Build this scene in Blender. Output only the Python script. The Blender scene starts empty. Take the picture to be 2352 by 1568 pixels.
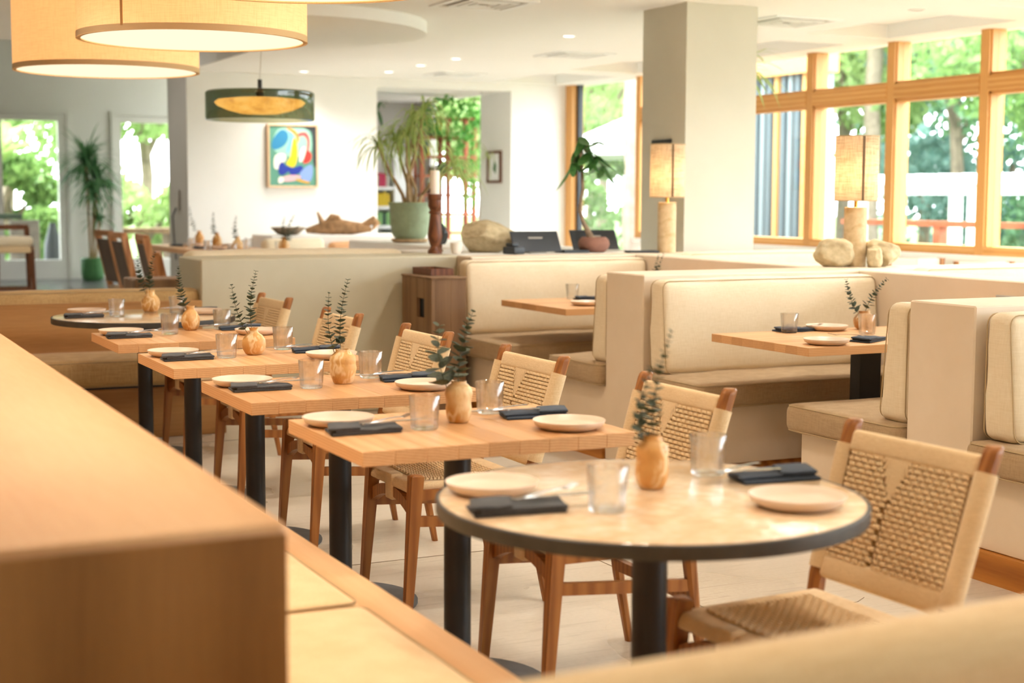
import bpy, bmesh, math, random
from mathutils import Vector, Matrix, noise, Quaternion
R = random.Random(11)
S = bpy.context.scene
COL = S.collection
PI = math.pi
V = Vector

# ------------------------------------------------------------------ camera, sky, sun, exposure
f_px, pitch, yaw, roll = 3453.2, math.radians(5.501), math.radians(26.031), math.radians(.233)
fwd = V((math.sin(yaw), math.cos(yaw), 0)); rgt = V((math.cos(yaw), -math.sin(yaw), 0)); UP = V((0, 0, 1))
cf = fwd * math.cos(pitch) - UP * math.sin(pitch); cu = fwd * math.sin(pitch) + UP * math.cos(pitch)
r2 = rgt * math.cos(roll) + cu * math.sin(roll); u2 = cu * math.cos(roll) - rgt * math.sin(roll)
cam = bpy.data.cameras.new('camera'); camo = bpy.data.objects.new('camera', cam); COL.objects.link(camo)
M = Matrix((r2, u2, -cf)).transposed().to_4x4(); M.translation = V((0, 0, 1.37)); camo.matrix_world = M
cam.sensor_width = 36; cam.lens = f_px / 2352 * 36; cam.clip_start = .05; cam.clip_end = 300
cam.dof.use_dof = True; cam.dof.focus_distance = 5.6; cam.dof.aperture_fstop = 2.6
S.camera = camo

W = bpy.data.worlds.new('sky'); S.world = W; W.use_nodes = True
bg = W.node_tree.nodes['Background']; bg.inputs[0].default_value = (.89, .95, 1, 1); bg.inputs[1].default_value = 3.3
sun = bpy.data.lights.new('sun', 'SUN'); sun.energy = 2.6; sun.angle = .01; sun.color = (1, .95, .86)
suno = bpy.data.objects.new('sun', sun); COL.objects.link(suno)
suno.rotation_euler = V((-.42, -.25, -1)).to_track_quat('-Z', 'Y').to_euler()
S.view_settings.view_transform = 'Standard'; S.view_settings.look = 'None'
S.view_settings.gamma = 1; S.view_settings.use_curve_mapping = False; S.view_settings.exposure = 2.0
S.cycles.use_denoising = True
S.cycles.max_bounces = 10; S.cycles.diffuse_bounces = 5; S.cycles.transparent_max_bounces = 24
S.cycles.sample_clamp_indirect = 6; S.cycles.caustics_refractive = True; S.cycles.caustics_reflective = False


# ------------------------------------------------------------------ materials
def lin(h):
    if not isinstance(h, str): return h
    c = [int(h[i:i + 2], 16) / 255 for i in (0, 2, 4)]
    return tuple(((x + .055) / 1.055) ** 2.4 if x > .04045 else x / 12.92 for x in c)


class NT:
    def __init__(s, name):
        s.m = bpy.data.materials.new(name); s.m.use_nodes = True; s.t = s.m.node_tree
        s.b = s.t.nodes['Principled BSDF']; s.out = s.t.nodes['Material Output']

    def n(s, kind, **k):
        nd = s.t.nodes.new(kind)
        for a, v in k.items():
            if a.startswith('i_'):
                key = a[2:].replace('_', ' ')
                nd.inputs[key].default_value = v
            else: setattr(nd, a, v)
        return nd

    def l(s, a, b): s.t.links.new(a, b)

    def coord(s, scale=(1, 1, 1), rand=0., rot=(0, 0, 0), kind='Object'):
        tc = s.n('ShaderNodeTexCoord'); mp = s.n('ShaderNodeMapping')
        mp.inputs['Scale'].default_value = scale; mp.inputs['Rotation'].default_value = rot
        s.l(tc.outputs[kind], mp.inputs['Vector'])
        if rand:
            oi = s.n('ShaderNodeObjectInfo'); mu = s.n('ShaderNodeVectorMath', operation='MULTIPLY')
            mu.inputs[1].default_value = (rand, rand * 1.7, rand * .6)
            s.l(oi.outputs['Random'], mu.inputs[0]); s.l(mu.outputs[0], mp.inputs['Location'])
        return mp.outputs[0]

    def noise(s, vec, scale, detail=3, rough=.55):
        nd = s.n('ShaderNodeTexNoise'); nd.inputs['Scale'].default_value = scale
        nd.inputs['Detail'].default_value = detail; nd.inputs['Roughness'].default_value = rough
        s.l(vec, nd.inputs['Vector']); return nd.outputs['Fac']

    def ramp(s, fac, stops):
        nd = s.n('ShaderNodeValToRGB'); e = nd.color_ramp.elements
        while len(e) < len(stops): e.new(.5)
        for i, (p, c) in enumerate(stops):
            e[i].position = p; e[i].color = (*lin(c), 1)
        s.l(fac, nd.inputs[0]); return nd.outputs[0]

    def mix(s, fac, a, b, mode='MIX'):
        nd = s.n('ShaderNodeMix', data_type='RGBA', blend_type=mode)
        for i, x in ((0, fac), (6, a), (7, b)):
            if hasattr(x, 'node'): s.l(x, nd.inputs[i])
            elif i == 0: nd.inputs[0].default_value = x
            else: nd.inputs[i].default_value = (*lin(x), 1)
        return nd.outputs[2]

    def bump(s, h, strength=.3, dist=.005):
        nd = s.n('ShaderNodeBump'); nd.inputs['Strength'].default_value = strength
        nd.inputs['Distance'].default_value = dist; s.l(h, nd.inputs['Height'])
        s.l(nd.outputs[0], s.b.inputs['Normal'])

    def col(s, c):
        if hasattr(c, 'node'): s.l(c, s.b.inputs['Base Color'])
        else: s.b.inputs['Base Color'].default_value = (*lin(c), 1)

    def set(s, rough=.5, spec=.5, **k):
        s.b.inputs['Roughness'].default_value = rough; s.b.inputs['Specular IOR Level'].default_value = spec
        for a, v in k.items(): s.b.inputs[a.replace('_', ' ')].default_value = v
        return s.m


def plain(name, c, rough=.5, spec=.5, var=.0, vs=6., **k):
    t = NT(name)
    if var:
        n = t.noise(t.coord(rand=3), vs); d = lin(c)
        t.col(t.ramp(n, [(.3, tuple(x * (1 - var) for x in d)), (.7, tuple(min(1, x * (1 + var)) for x in d))]))
    else: t.col(c)
    return t.set(rough, spec, **k)


def wood(name, a, b, c=None, axis='Y', ring=26, rough=.42, rand=9, spec=.4, dist=3.5, mixw=.35):
    t = NT(name); v = t.coord(rand=rand)
    st = {'X': (.25, 1, 1), 'Y': (1, .25, 1), 'Z': (1, 1, .25)}[axis]
    mp = t.n('ShaderNodeMapping'); mp.inputs['Scale'].default_value = st; t.l(v, mp.inputs['Vector'])
    w = t.n('ShaderNodeTexWave', wave_type='RINGS', rings_direction=axis)
    w.inputs['Scale'].default_value = ring; w.inputs['Distortion'].default_value = dist
    w.inputs['Detail'].default_value = 2; w.inputs['Detail Scale'].default_value = .8
    t.l(mp.outputs[0], w.inputs['Vector'])
    st2 = {'X': (4, 60, 60), 'Y': (60, 4, 60), 'Z': (60, 60, 4)}[axis]
    mp2 = t.n('ShaderNodeMapping'); mp2.inputs['Scale'].default_value = st2; t.l(v, mp2.inputs['Vector'])
    fine = t.noise(mp2.outputs[0], 1.5, 2)
    col = t.ramp(w.outputs['Fac'], [(0, b), (.55, a), (1, c or a)])
    col = t.mix(mixw if mixw < .5 else .35, col, t.ramp(fine, [(.3, b), (.7, a)]))
    oi = t.n('ShaderNodeObjectInfo'); tone = t.ramp(oi.outputs['Random'], [(0, (.82, .79, .75)), (1, (1.0, 1.0, 1.0))])
    t.col(t.mix(1., col, tone, 'MULTIPLY')); t.bump(fine, .08, .002)
    return t.set(rough, spec)


def fabric(name, a, b, scale=420, rough=.95, streak=.5, strength=.25):
    t = NT(name); v = t.coord(rand=2)
    m1 = t.n('ShaderNodeMapping'); m1.inputs['Scale'].default_value = (scale * .06, scale * .06, scale); t.l(v, m1.inputs[0])
    m2 = t.n('ShaderNodeMapping'); m2.inputs['Scale'].default_value = (scale, scale, scale * .06); t.l(v, m2.inputs[0])
    n1 = t.noise(m1.outputs[0], 1, 2); n2 = t.noise(m2.outputs[0], 1, 2)
    s = t.n('ShaderNodeMath', operation='ADD'); t.l(n1, s.inputs[0]); t.l(n2, s.inputs[1])
    h = t.n('ShaderNodeMath', operation='MULTIPLY'); t.l(s.outputs[0], h.inputs[0]); h.inputs[1].default_value = .5
    big = t.noise(v, 3.5, 3)
    c = t.ramp(h.outputs[0], [(.36, b), (.62, a)])
    c = t.mix(.3, c, t.ramp(big, [(.3, b), (.7, a)])); t.col(c); t.bump(h.outputs[0], strength, .002)
    return t.set(rough, .15, Sheen_Weight=.15)


def plaster(name, a, b, sc=2.2, rough=.5, strength=.12):
    t = NT(name); v = t.coord(kind='Object')
    n = t.noise(v, sc, 6, .6); n2 = t.noise(v, sc * 12, 3)
    c = t.ramp(n, [(.3, b), (.7, a)]); t.col(c)
    t.bump(n2, strength, .004); return t.set(rough, .3)


def emit(name, c, strength):
    t = NT(name); t.t.nodes.remove(t.b)
    e = t.n('ShaderNodeEmission'); e.inputs[0].default_value = (*lin(c), 1); e.inputs[1].default_value = strength
    t.l(e.outputs[0], t.out.inputs[0]); return t.m


def clearpane(name, tint=(1, 1, 1), refl=1.45, gl=1.):
    t = NT(name); t.t.nodes.remove(t.b)
    tr = t.n('ShaderNodeBsdfTransparent'); tr.inputs[0].default_value = (*tint, 1)
    g = t.n('ShaderNodeBsdfGlossy'); g.inputs['Roughness'].default_value = .03
    lw = t.n('ShaderNodeLayerWeight'); lw.inputs[0].default_value = .5
    pw_ = t.n('ShaderNodeMath', operation='POWER'); pw_.inputs[1].default_value = 4; t.l(lw.outputs['Facing'], pw_.inputs[0])
    mu = t.n('ShaderNodeMath', operation='MULTIPLY_ADD'); mu.inputs[1].default_value = .45 * gl; mu.inputs[2].default_value = .035 * gl; t.l(pw_.outputs[0], mu.inputs[0])
    mx = t.n('ShaderNodeMixShader'); t.l(mu.outputs[0], mx.inputs[0]); t.l(tr.outputs[0], mx.inputs[1]); t.l(g.outputs[0], mx.inputs[2])
    t.l(mx.outputs[0], t.out.inputs[0]); return t.m


def leafmat(name, a, b, trans=.35, rough=.55):
    t = NT(name); n = t.noise(t.coord(kind='Object', rand=4), 9, 2)
    c = t.ramp(n, [(.3, a), (.7, b)]); t.col(c); t.set(rough, .4)
    tl = t.n('ShaderNodeBsdfTranslucent'); t.l(c, tl.inputs[0])
    mx = t.n('ShaderNodeMixShader'); mx.inputs[0].default_value = trans
    t.l(t.b.outputs[0], mx.inputs[1]); t.l(tl.outputs[0], mx.inputs[2]); t.l(mx.outputs[0], t.out.inputs[0])
    return t.m


def shadecloth(name, a, b, trans=.6, scale=260, em=None):
    """lamp shade linen: part of the light inside comes through"""
    t = NT(name); v = t.coord()
    m1 = t.n('ShaderNodeMapping'); m1.inputs['Scale'].default_value = (scale * .05, scale * .05, scale); t.l(v, m1.inputs[0])
    m2 = t.n('ShaderNodeMapping'); m2.inputs['Scale'].default_value = (scale, scale, scale * .05); t.l(v, m2.inputs[0])
    n1 = t.noise(m1.outputs[0], 1, 2); n2 = t.noise(m2.outputs[0], 1, 2)
    s = t.n('ShaderNodeMath', operation='MULTIPLY'); t.l(n1, s.inputs[0]); t.l(n2, s.inputs[1])
    c = t.ramp(s.outputs[0], [(.14, b), (.3, a)]); t.col(c); t.set(.95, .1)
    tl = t.n('ShaderNodeBsdfTranslucent'); t.l(c, tl.inputs[0])
    mx = t.n('ShaderNodeMixShader'); mx.inputs[0].default_value = trans
    t.l(t.b.outputs[0], mx.inputs[1]); t.l(tl.outputs[0], mx.inputs[2])
    last = mx
    if em:
        e = t.n('ShaderNodeEmission'); e.inputs[1].default_value = em[1]
        cc = t.mix(.25, em[0], c, 'MULTIPLY'); t.l(cc, e.inputs[0])
        ad = t.n('ShaderNodeAddShader'); t.l(mx.outputs[0], ad.inputs[0]); t.l(e.outputs[0], ad.inputs[1]); last = ad
    t.l(last.outputs[0], t.out.inputs[0]); return t.m


def speckle(name, base, a, b, rough=.5, scale=3., veins=True):
    """glazed ochre vase: drips and veins of paler glaze"""
    t = NT(name); v = t.coord(scale=(22, 22, 12), rand=13)
    n = t.noise(v, 1.1, 6, .65); w = t.noise(v, .55, 3, .6); dr = t.noise(v, .4, 2, .5)
    c = t.ramp(n, [(.3, b), (.46, base), (.6, base), (.74, a)])
    c = t.mix(t.ramp(w, [(.455, (0, 0, 0)), (.49, (.8, .8, .8)), (.51, (.8, .8, .8)), (.545, (0, 0, 0))]), c, a)
    c = t.mix(t.ramp(dr, [(.55, (0, 0, 0)), (.66, (.6, .6, .6))]), c, a)
    t.col(c); t.bump(n, .25, .002); return t.set(rough, .4)


m_oak = wood('oak_stave', 'dfae7c', 'cb9763', 'e3b686', 'Y', 42, rand=.16, dist=1.2, mixw=.75)
m_teak = wood('teak', 'a86d36', '8a5427', 'b2773e', 'Z', 14, .38)
m_walnut = wood('reclaimed_wood', '8f7052', '7a5d43', '967859', 'Z', 2.5, .65)
m_pine = wood('pine_frame', 'e3a75f', 'd2964f', 'edbb7c', 'Z', 20, .45, dist=1.)
m_pineY = wood('pine_rail', 'e3a75f', 'd2964f', 'edbb7c', 'Y', 20, .45, dist=1.)
m_ledge = wood('ledge_wood', 'dfb486', 'd2a272', 'e2b98d', 'Y', 3, .55, dist=1.5)
m_end_shade = wood('shaded_end_wood', '9c6c38', '87592a', 'a3733f', 'Z', 2, .6, dist=1.5)  # darker brown that stands in for shade on the ledge's near end
m_plinth = wood('plinth_wood', 'b98a55', '986b3c', 'c29763', 'X', 3, .6)
m_base = wood('baseboard_wood', 'b8772f', '93571d', 'c4853c', 'Y', 5, .5)
m_cord = fabric('paper_cord', 'e8d0a8', 'cfb083', 700, .85, strength=.5)
m_linen = fabric('cream_linen', 'e8dac0', 'dccbab', 300)
m_seat = fabric('taupe_linen', 'b59c7b', '9d8464', 300)
m_tan = fabric('tan_linen', 'c8a877', 'a98958', 220)
m_sand = fabric('sand_linen', 'e4c89c', 'd3b384', 200)
m_pipe = plain('piping', 'b59f7c', .95, .1)
m_napkin = fabric('charcoal_napkin', '4c4b4b', '323131', 500)
m_napkin2 = fabric('navy_napkin', '3b4553', '272e39', 500)
m_plast = plaster('beige_plaster', 'e2d2bc', 'd9c7ae')
m_plastg = plaster('stone_plaster', 'cfc9b2', 'c2bba3', 1.6)
m_white = plaster('white_wall', 'efeeea', 'eae8e3', 1, .85, .03)
m_grey = plaster('grey_wall', 'b4b0a8', 'aca89f', 1, .8, .03)
m_colm = plaster('column_plaster', 'd3d1c3', 'cbc8ba', 1, .8, .05)
m_ceil = plaster('ceiling_paint', 'f2f1ee', 'efeeea', 1, .9, .02)
m_black = plain('black_steel', '17181a', .45, .5, .15, 9)
m_dark = plain('dark_plastic', '2b3036', .5)
m_base_d = plain('cast_base', '55585c', .6, .5, .15, 20)
m_rim = plain('bronze_rim', '3a3834', .5, .5, .25, 14)
m_plate = plain('cream_stoneware', 'dcc6b0', .38, .45)
m_steel = plain('steel', 'c8c4bd', .22, .5, Metallic=1.)
m_brass = plain('brass', 'd29b4a', .3, .5, Metallic=1.)
m_leaf = leafmat('eucalyptus_leaf', '333d2f', '566149', .15, .6)
m_leafd = leafmat('dracaena_leaf', '3d6844', '6b9563', .35)
m_leafy = leafmat('pale_blade', 'c3cf88', '9bb46a', .45)
m_leafm = leafmat('glossy_leaf', '3f6f3c', '5f9450', .55, .3)
m_stem = plain('green_stem', '5c5a40', .7)
m_bark = plain('pale_bark', 'b49a78', .9, .2, .25, 20)
m_bark2 = plain('brown_bark', '8c7a66', .9, .2, .3, 20)
m_terra = plain('plum_terracotta', '8d6556', .7, .3, .15, 18)
m_pot = plain('sage_pot', '93a284', .65, .4, .15, 12)
m_potg = plain('green_glaze', '4b7f4c', .35, .5, .12, 12)
m_candle = plain('wax', 'f3ece0', .5, .5, Subsurface_Weight=.2)
m_cup = plain('cup_white', 'e8dfd2', .4)
m_turn = wood('turned_wood', '7d4a2c', '57301b', '8a5636', 'Z', 16, .45)
m_drift = plain('driftwood', 'a98562', .85, .2, .4, 16)
m_vase = [speckle('ochre_glaze_%d' % i, *c) for i, c in enumerate((('cf9a58', 'e9cfa2', 'ad753a'), ('c9934f', 'e6cb9c', 'a66d33'), ('d3a464', 'ecd2a6', 'b37f45')))]
m_vasew = speckle('brown_cream_glaze', 'b98a55', 'ead9bb', '8e6238')
m_glass = clearpane('tumbler_glass', (.985, .988, .985), 1.45, 2.4)
_t = m_glass.node_tree; _g = _t.nodes.new('ShaderNodeBsdfGlass'); _g.inputs['IOR'].default_value = 1.45; _g.inputs['Roughness'].default_value = 0
_m = _t.nodes.new('ShaderNodeMixShader'); _m.inputs[0].default_value = .38; _o = _t.nodes['Material Output']
_t.links.new(_o.inputs[0].links[0].from_socket, _m.inputs[1]); _t.links.new(_g.outputs[0], _m.inputs[2]); _t.links.new(_m.outputs[0], _o.inputs[0])
m_pane = clearpane('window_pane', (.97, .99, .98), 1.4)
m_green = clearpane('green_glass', (.30, .34, .24), 1.5, 1.4)
m_books = [plain('book_%d' % i, c, .7) for i, c in enumerate(('b9b4a8', 'c0395a', 'd8b82c', '7fae6c', '3f5b48', '8a7f74'))]


def mk_stone():
    t = NT('pale_stone'); v = t.coord(rand=0)
    n = t.noise(v, 14, 5, .6)
    vo = t.n('ShaderNodeTexVoronoi'); vo.inputs['Scale'].default_value = 26; t.l(v, vo.inputs['Vector'])
    c = t.ramp(n, [(.25, 'cfa97f'), (.5, 'e2c6a3'), (.72, 'eedbc1')])
    c = t.mix(.35, c, t.ramp(vo.outputs['Distance'], [(0, 'ecdcc6'), (.5, 'd0ac84')])); t.col(c)
    n2 = t.noise(v, 30, 4); t.bump(n2, .3, .008); return t.set(.12, .8)


def mk_concrete():
    t = NT('polished_concrete'); v = t.coord()
    n = t.noise(v, .9, 3, .5); n2 = t.noise(v, 60, 2, .5)
    mp = t.n('ShaderNodeMapping'); mp.inputs['Scale'].default_value = (.5, 9, 1); mp.inputs['Rotation'].default_value = (0, 0, .12)
    t.l(v, mp.inputs[0]); sc = t.noise(mp.outputs[0], 2, 2, .5)
    line = t.ramp(sc, [(.485, (0, 0, 0)), (.498, (.35, .35, .35)), (.502, (.35, .35, .35)), (.515, (0, 0, 0))])
    c = t.ramp(n, [(.3, 'c3b8a8'), (.7, 'd3cabc')])
    c = t.mix(.12, c, t.ramp(n2, [(.35, 'b3a898'), (.65, 'd9d0c2')])); c = t.mix(line, c, 'a39785'); t.col(c)
    rg = t.ramp(n, [(.3, (.24, .24, .24)), (.7, (.36, .36, .36))]); t.l(rg, t.b.inputs['Roughness']); return t.m


def mk_traver(name, a, b, band, dist=9):
    t = NT(name); v = t.coord()
    w = t.n('ShaderNodeTexWave', bands_direction='Z'); w.inputs['Scale'].default_value = band
    w.inputs['Distortion'].default_value = dist; w.inputs['Detail'].default_value = 4; w.inputs['Detail Scale'].default_value = 1.2
    t.l(v, w.inputs['Vector']); n = t.noise(v, 30, 5)
    c = t.mix(.65, t.ramp(w.outputs['Fac'], [(0, b), (.22, a), (1, a)]), t.ramp(n, [(.3, b), (.65, a)])); t.col(c)
    t.bump(n, .3, .003); return t.set(.8, .25)


m_stone = mk_stone(); m_conc = mk_concrete()
m_trav = mk_traver('travertine', 'd3bd98', 'b89c72', 3, 12)
m_rock = mk_traver('sandstone', 'c9ba98', 'a19070', 3, 10)
m_shade = shadecloth('linen_shade', 'e6d8c0', 'c2ac8c', .5)
m_drum = shadecloth('drum_fabric', 'e9cfa8', 'dfc096', .2, 260, (('ffc47c'), .16))
m_diff = emit('lamp_diffuser', (1, .82, .56), .33)
_t = NT('gold_glow'); _t.t.nodes.remove(_t.b); _e = _t.n('ShaderNodeEmission'); _e.inputs[1].default_value = .85
_t.l(_t.ramp(_t.noise(_t.coord(), 9, 5, .65), [(.3, (.62, .22, .05)), (.5, (1, .44, .11)), (.75, (1, .55, .2))]), _e.inputs[0]); _t.l(_e.outputs[0], _t.out.inputs[0]); m_gold = _t.m
m_spot = emit('downlight_glow', (1, .93, .82), 1.5)
m_grass = plain('lawn', '55683a', .9, .2, .25, 3)
m_foli = [leafmat('tree_leaf_%d' % i, *c, .4) for i, c in enumerate((('63874a', '97b56c'), ('4d7a58', '8db083'), ('86a45c', 'b2c888'), ('5d857c', '97b3a8')))]
m_wpaint = plain('white_paint', 'f2f3f2', .6)
m_red = plain('red_wood', '9a5638', .6, .3, .2)


# ------------------------------------------------------------------ mesh helpers
class MB:
    def __init__(s): s.v = []; s.f = []; s.mi = []

    def add(s, v, f, mi=0):
        o = len(s.v); s.v += [V(p) for p in v]; s.f += [tuple(i + o for i in q) for q in f]; s.mi += [mi] * len(f); return s

    def box(s, x0, x1, y0, y1, z0, z1, mi=0):
        return s.add([(x0, y0, z0), (x1, y0, z0), (x1, y1, z0), (x0, y1, z0), (x0, y0, z1), (x1, y0, z1), (x1, y1, z1), (x0, y1, z1)],
                     [(3, 2, 1, 0), (4, 5, 6, 7), (0, 1, 5, 4), (1, 2, 6, 5), (2, 3, 7, 6), (3, 0, 4, 7)], mi)

    def rbox(s, x0, x1, y0, y1, z0, z1, b=.005, seg=2, mi=0):
        bm = bmesh.new(); bmesh.ops.create_cube(bm, size=1)
        for v in bm.verts:
            v.co = V(((x0 + x1) / 2 + v.co.x * (x1 - x0), (y0 + y1) / 2 + v.co.y * (y1 - y0), (z0 + z1) / 2 + v.co.z * (z1 - z0)))
        bmesh.ops.bevel(bm, geom=bm.edges[:], offset=b, segments=seg, profile=.5, affect='EDGES')
        return s.bm(bm, mi)

    def bm(s, bm, mi=0):
        bm.verts.index_update(); s.add([v.co.copy() for v in bm.verts], [[v.index for v in f.verts] for f in bm.faces], mi); bm.free(); return s

    def beam(s, p, q, w, h, up=UP, w2=None, h2=None):
        p, q = V(p), V(q); d = (q - p).normalized(); a = d.cross(V(up)).normalized(); b = a.cross(d)
        w2 = w if w2 is None else w2; h2 = h if h2 is None else h2; vs = []
        for c, ww, hh in ((p, w, h), (q, w2, h2)):
            vs += [c + a * (i * ww / 2) + b * (j * hh / 2) for i, j in ((-1, -1), (1, -1), (1, 1), (-1, 1))]
        return s.add(vs, [(0, 1, 2, 3), (7, 6, 5, 4), (0, 4, 5, 1), (1, 5, 6, 2), (2, 6, 7, 3), (3, 7, 4, 0)])

    def tube(s, pts, rad, n=8, cap=True, squash=None):
        pts = [V(p) for p in pts]; o = len(s.v); m = len(pts)
        if not hasattr(rad, '__len__'): rad = [rad] * m
        nrm = None
        for i, p in enumerate(pts):
            t = (pts[min(i + 1, m - 1)] - pts[max(i - 1, 0)]).normalized()
            if nrm is None: nrm = t.orthogonal().normalized()
            nrm = (nrm - t * nrm.dot(t)).normalized(); b = t.cross(nrm)
            for k in range(n):
                a = 2 * PI * k / n; s.v.append(p + nrm * math.cos(a) * rad[i] + b * math.sin(a) * rad[i])
        for i in range(m - 1):
            for k in range(n):
                k2 = (k + 1) % n; s.f.append((o + i * n + k, o + i * n + k2, o + (i + 1) * n + k2, o + (i + 1) * n + k)); s.mi.append(0)
        if cap:
            s.f.append(tuple(o + k for k in range(n))[::-1]); s.f.append(tuple(o + (m - 1) * n + k for k in range(n))); s.mi += [0, 0]
        return s

    def loop(s, pts, r, n=6):
        pts = [V(p) for p in pts]; m = len(pts); o = len(s.v)
        for i in range(m):
            t = (pts[(i + 1) % m] - pts[i - 1]).normalized(); c = sum(pts, V()) / m
            a = (pts[i] - c); a = (a - t * a.dot(t)).normalized(); b = t.cross(a)
            for k in range(n): s.v.append(pts[i] + a * math.cos(2 * PI * k / n) * r + b * math.sin(2 * PI * k / n) * r)
        for i in range(m):
            for k in range(n):
                j = (i + 1) % m; k2 = (k + 1) % n
                s.f.append((o + i * n + k, o + i * n + k2, o + j * n + k2, o + j * n + k)); s.mi.append(0)
        return s

    def lathe(s, prof, n=32, c=(0, 0, 0), close=True):
        o = len(s.v); c = V(c)
        for r, z in prof:
            for k in range(n):
                a = 2 * PI * k / n; s.v.append(c + V((r * math.cos(a), r * math.sin(a), z)))
        for i in range(len(prof) - 1):
            for k in range(n):
                k2 = (k + 1) % n; s.f.append((o + i * n + k, o + i * n + k2, o + (i + 1) * n + k2, o + (i + 1) * n + k)); s.mi.append(0)
        if close:
            s.f.append(tuple(o + k for k in range(n))[::-1]); s.f.append(tuple(o + (len(prof) - 1) * n + k for k in range(n))); s.mi += [0, 0]
        return s

    def map(s, fn, start=0):
        for i in range(start, len(s.v)): s.v[i] = V(fn(s.v[i]))
        return s

    def mesh(s, name, mats, smooth=40):
        me = bpy.data.meshes.new(name); me.from_pydata([tuple(v) for v in s.v], [], s.f)
        for m in (mats if isinstance(mats, (list, tuple)) else [mats]): me.materials.append(m)
        if isinstance(mats, (list, tuple)): me.polygons.foreach_set('material_index', s.mi)
        if smooth:
            me.shade_smooth(); me.set_sharp_from_angle(angle=math.radians(smooth))
        me.update(); return me


def link(name, me, parent=None, mat=None):
    o = bpy.data.objects.new(name, me); COL.objects.link(o)
    if parent: o.parent = parent
    if mat is not None: o.matrix_local = mat
    return o


def put(name, mb, mats, parent=None, smooth=40): return link(name, mb.mesh(name, mats, smooth), parent)


def tag(o, label=None, cat=None, group=None, kind=None):
    for k, v in (('label', label), ('category', cat), ('group', group), ('kind', kind)):
        if v: o[k] = v
    return o


def struct(name, mb, mats, parent=None, smooth=0):
    o = put(name, mb, mats, parent, smooth)
    if not parent: o['kind'] = 'structure'
    return o


def thing(name, label, cat, loc=(0, 0, 0), rz=0, group=None):
    o = bpy.data.objects.new(name, None); COL.objects.link(o); o.location = loc; o.rotation_euler = (0, 0, rz)
    o.empty_display_size = .1
    return tag(o, label, cat, group)


def solo(name, mb, mats, label, cat, loc=(0, 0, 0), rz=0, group=None, smooth=40):
    o = put(name, mb, mats, None, smooth); o.location = loc; o.rotation_euler = (0, 0, rz); return tag(o, label, cat, group)


def dup(root, loc, rz=None, label=None, group=None):
    r = root.copy(); COL.objects.link(r); r.location = loc
    if rz is not None: r.rotation_euler = (0, 0, rz)
    if label: r['label'] = label
    if group: r['group'] = group
    for ch in list(root.children):
        c = ch.copy(); COL.objects.link(c); c.parent = r
        for g in list(ch.children):
            d = g.copy(); COL.objects.link(d); d.parent = c
    return r


def cushion(sx, sy, sz, r=.03, bulge=(.006, .006, .012), n=12, seed=0, wr=.003, ws=6.):
    h = V((sx / 2, sy / 2, sz / 2)); r = min(r, min(h) * .98)

    def ticks(H):
        e = [-H, -H + r * .12, -H + r * .35, -H + r * .65, -H + r]
        k = max(2, min(n, int(2 * (H - r) / .05) + 2))
        return e + [-H + r + (2 * H - 2 * r) * i / k for i in range(1, k)] + [-x for x in e[::-1]]
    bm = bmesh.new()
    for ax in range(3):
        a, b = (ax + 1) % 3, (ax + 2) % 3; ta, tb = ticks(h[a]), ticks(h[b])
        for sg in (-1, 1):
            g = []
            for x in ta:
                row = []
                for y in tb:
                    p = [0, 0, 0]; p[ax] = sg * h[ax]; p[a] = x; p[b] = y; row.append(bm.verts.new(p))
                g.append(row)
            for i in range(len(ta) - 1):
                for j in range(len(tb) - 1):
                    q = (g[i][j], g[i + 1][j], g[i + 1][j + 1], g[i][j + 1]); bm.faces.new(q if sg > 0 else q[::-1])
    bmesh.ops.remove_doubles(bm, verts=bm.verts[:], dist=1e-5)
    for v in bm.verts:
        p = v.co.copy(); q = V([max(-(h[k] - r), min(h[k] - r, p[k])) for k in range(3)]); d = p - q
        nrm = d.normalized(); p = q + nrm * r; out = p.copy()
        for k in range(3):
            a, b = (k + 1) % 3, (k + 2) % 3
            out[k] += (p[k] / h[k]) * bulge[k] * (1 - (p[a] / h[a]) ** 2) * (1 - (p[b] / h[b]) ** 2)
        out += nrm * (noise.noise(p * ws + V((seed * 7.3, seed, 0))) * wr + noise.noise(p * ws * 4 + V((seed, 0, seed))) * wr * .35)
        v.co = out
    return MB().bm(bm)


def rrect(ax, hx, hy, r, z, n=5):
    """rounded rectangle loop in the plane across axis ax at height z"""
    pts = []
    for cx, cy, a0 in ((1, 1, 0), (-1, 1, 90), (-1, -1, 180), (1, -1, 270)):
        for i in range(n):
            a = math.radians(a0 + 90 * i / (n - 1)); u, w = cx * (hx - r) + r * math.cos(a), cy * (hy - r) + r * math.sin(a)
            pts.append({'Z': (u, w, z), 'Y': (u, z, w), 'X': (z, u, w)}[ax])
    return pts


def make_cushion(name, c, s, mat, label, cat='cushion', rot=None, pipe='Z', seed=0, r=.03, bulge=(.006, .006, .012), wr=.003, group=None, fn=None):
    o = cushion(*s, r=r, bulge=bulge, seed=seed, wr=wr)
    if fn: o.map(fn)
    ob = put(name, o, mat, None, 60); ob.location = c
    if rot: ob.rotation_euler = rot
    tag(ob, label, cat, group)
    if pipe:
        ax = 'XYZ'.index(pipe); a, b = [k for k in range(3) if k != ax]
        for sg in (-1, 1):
            m = MB().loop(rrect(pipe, s[a] / 2 - r * .18, s[b] / 2 - r * .18, r, sg * (s[ax] / 2 - r * .22)), .0026, 5)
            if fn: m.map(fn)
            put('piping', m, m_pipe, ob, 0)
    return ob


def ico(rad, sub, fn):
    bm = bmesh.new(); bmesh.ops.create_icosphere(bm, subdivisions=sub, radius=1)
    for v in bm.verts: v.co = V(fn(v.co.copy()))
    return MB().bm(bm)


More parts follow.
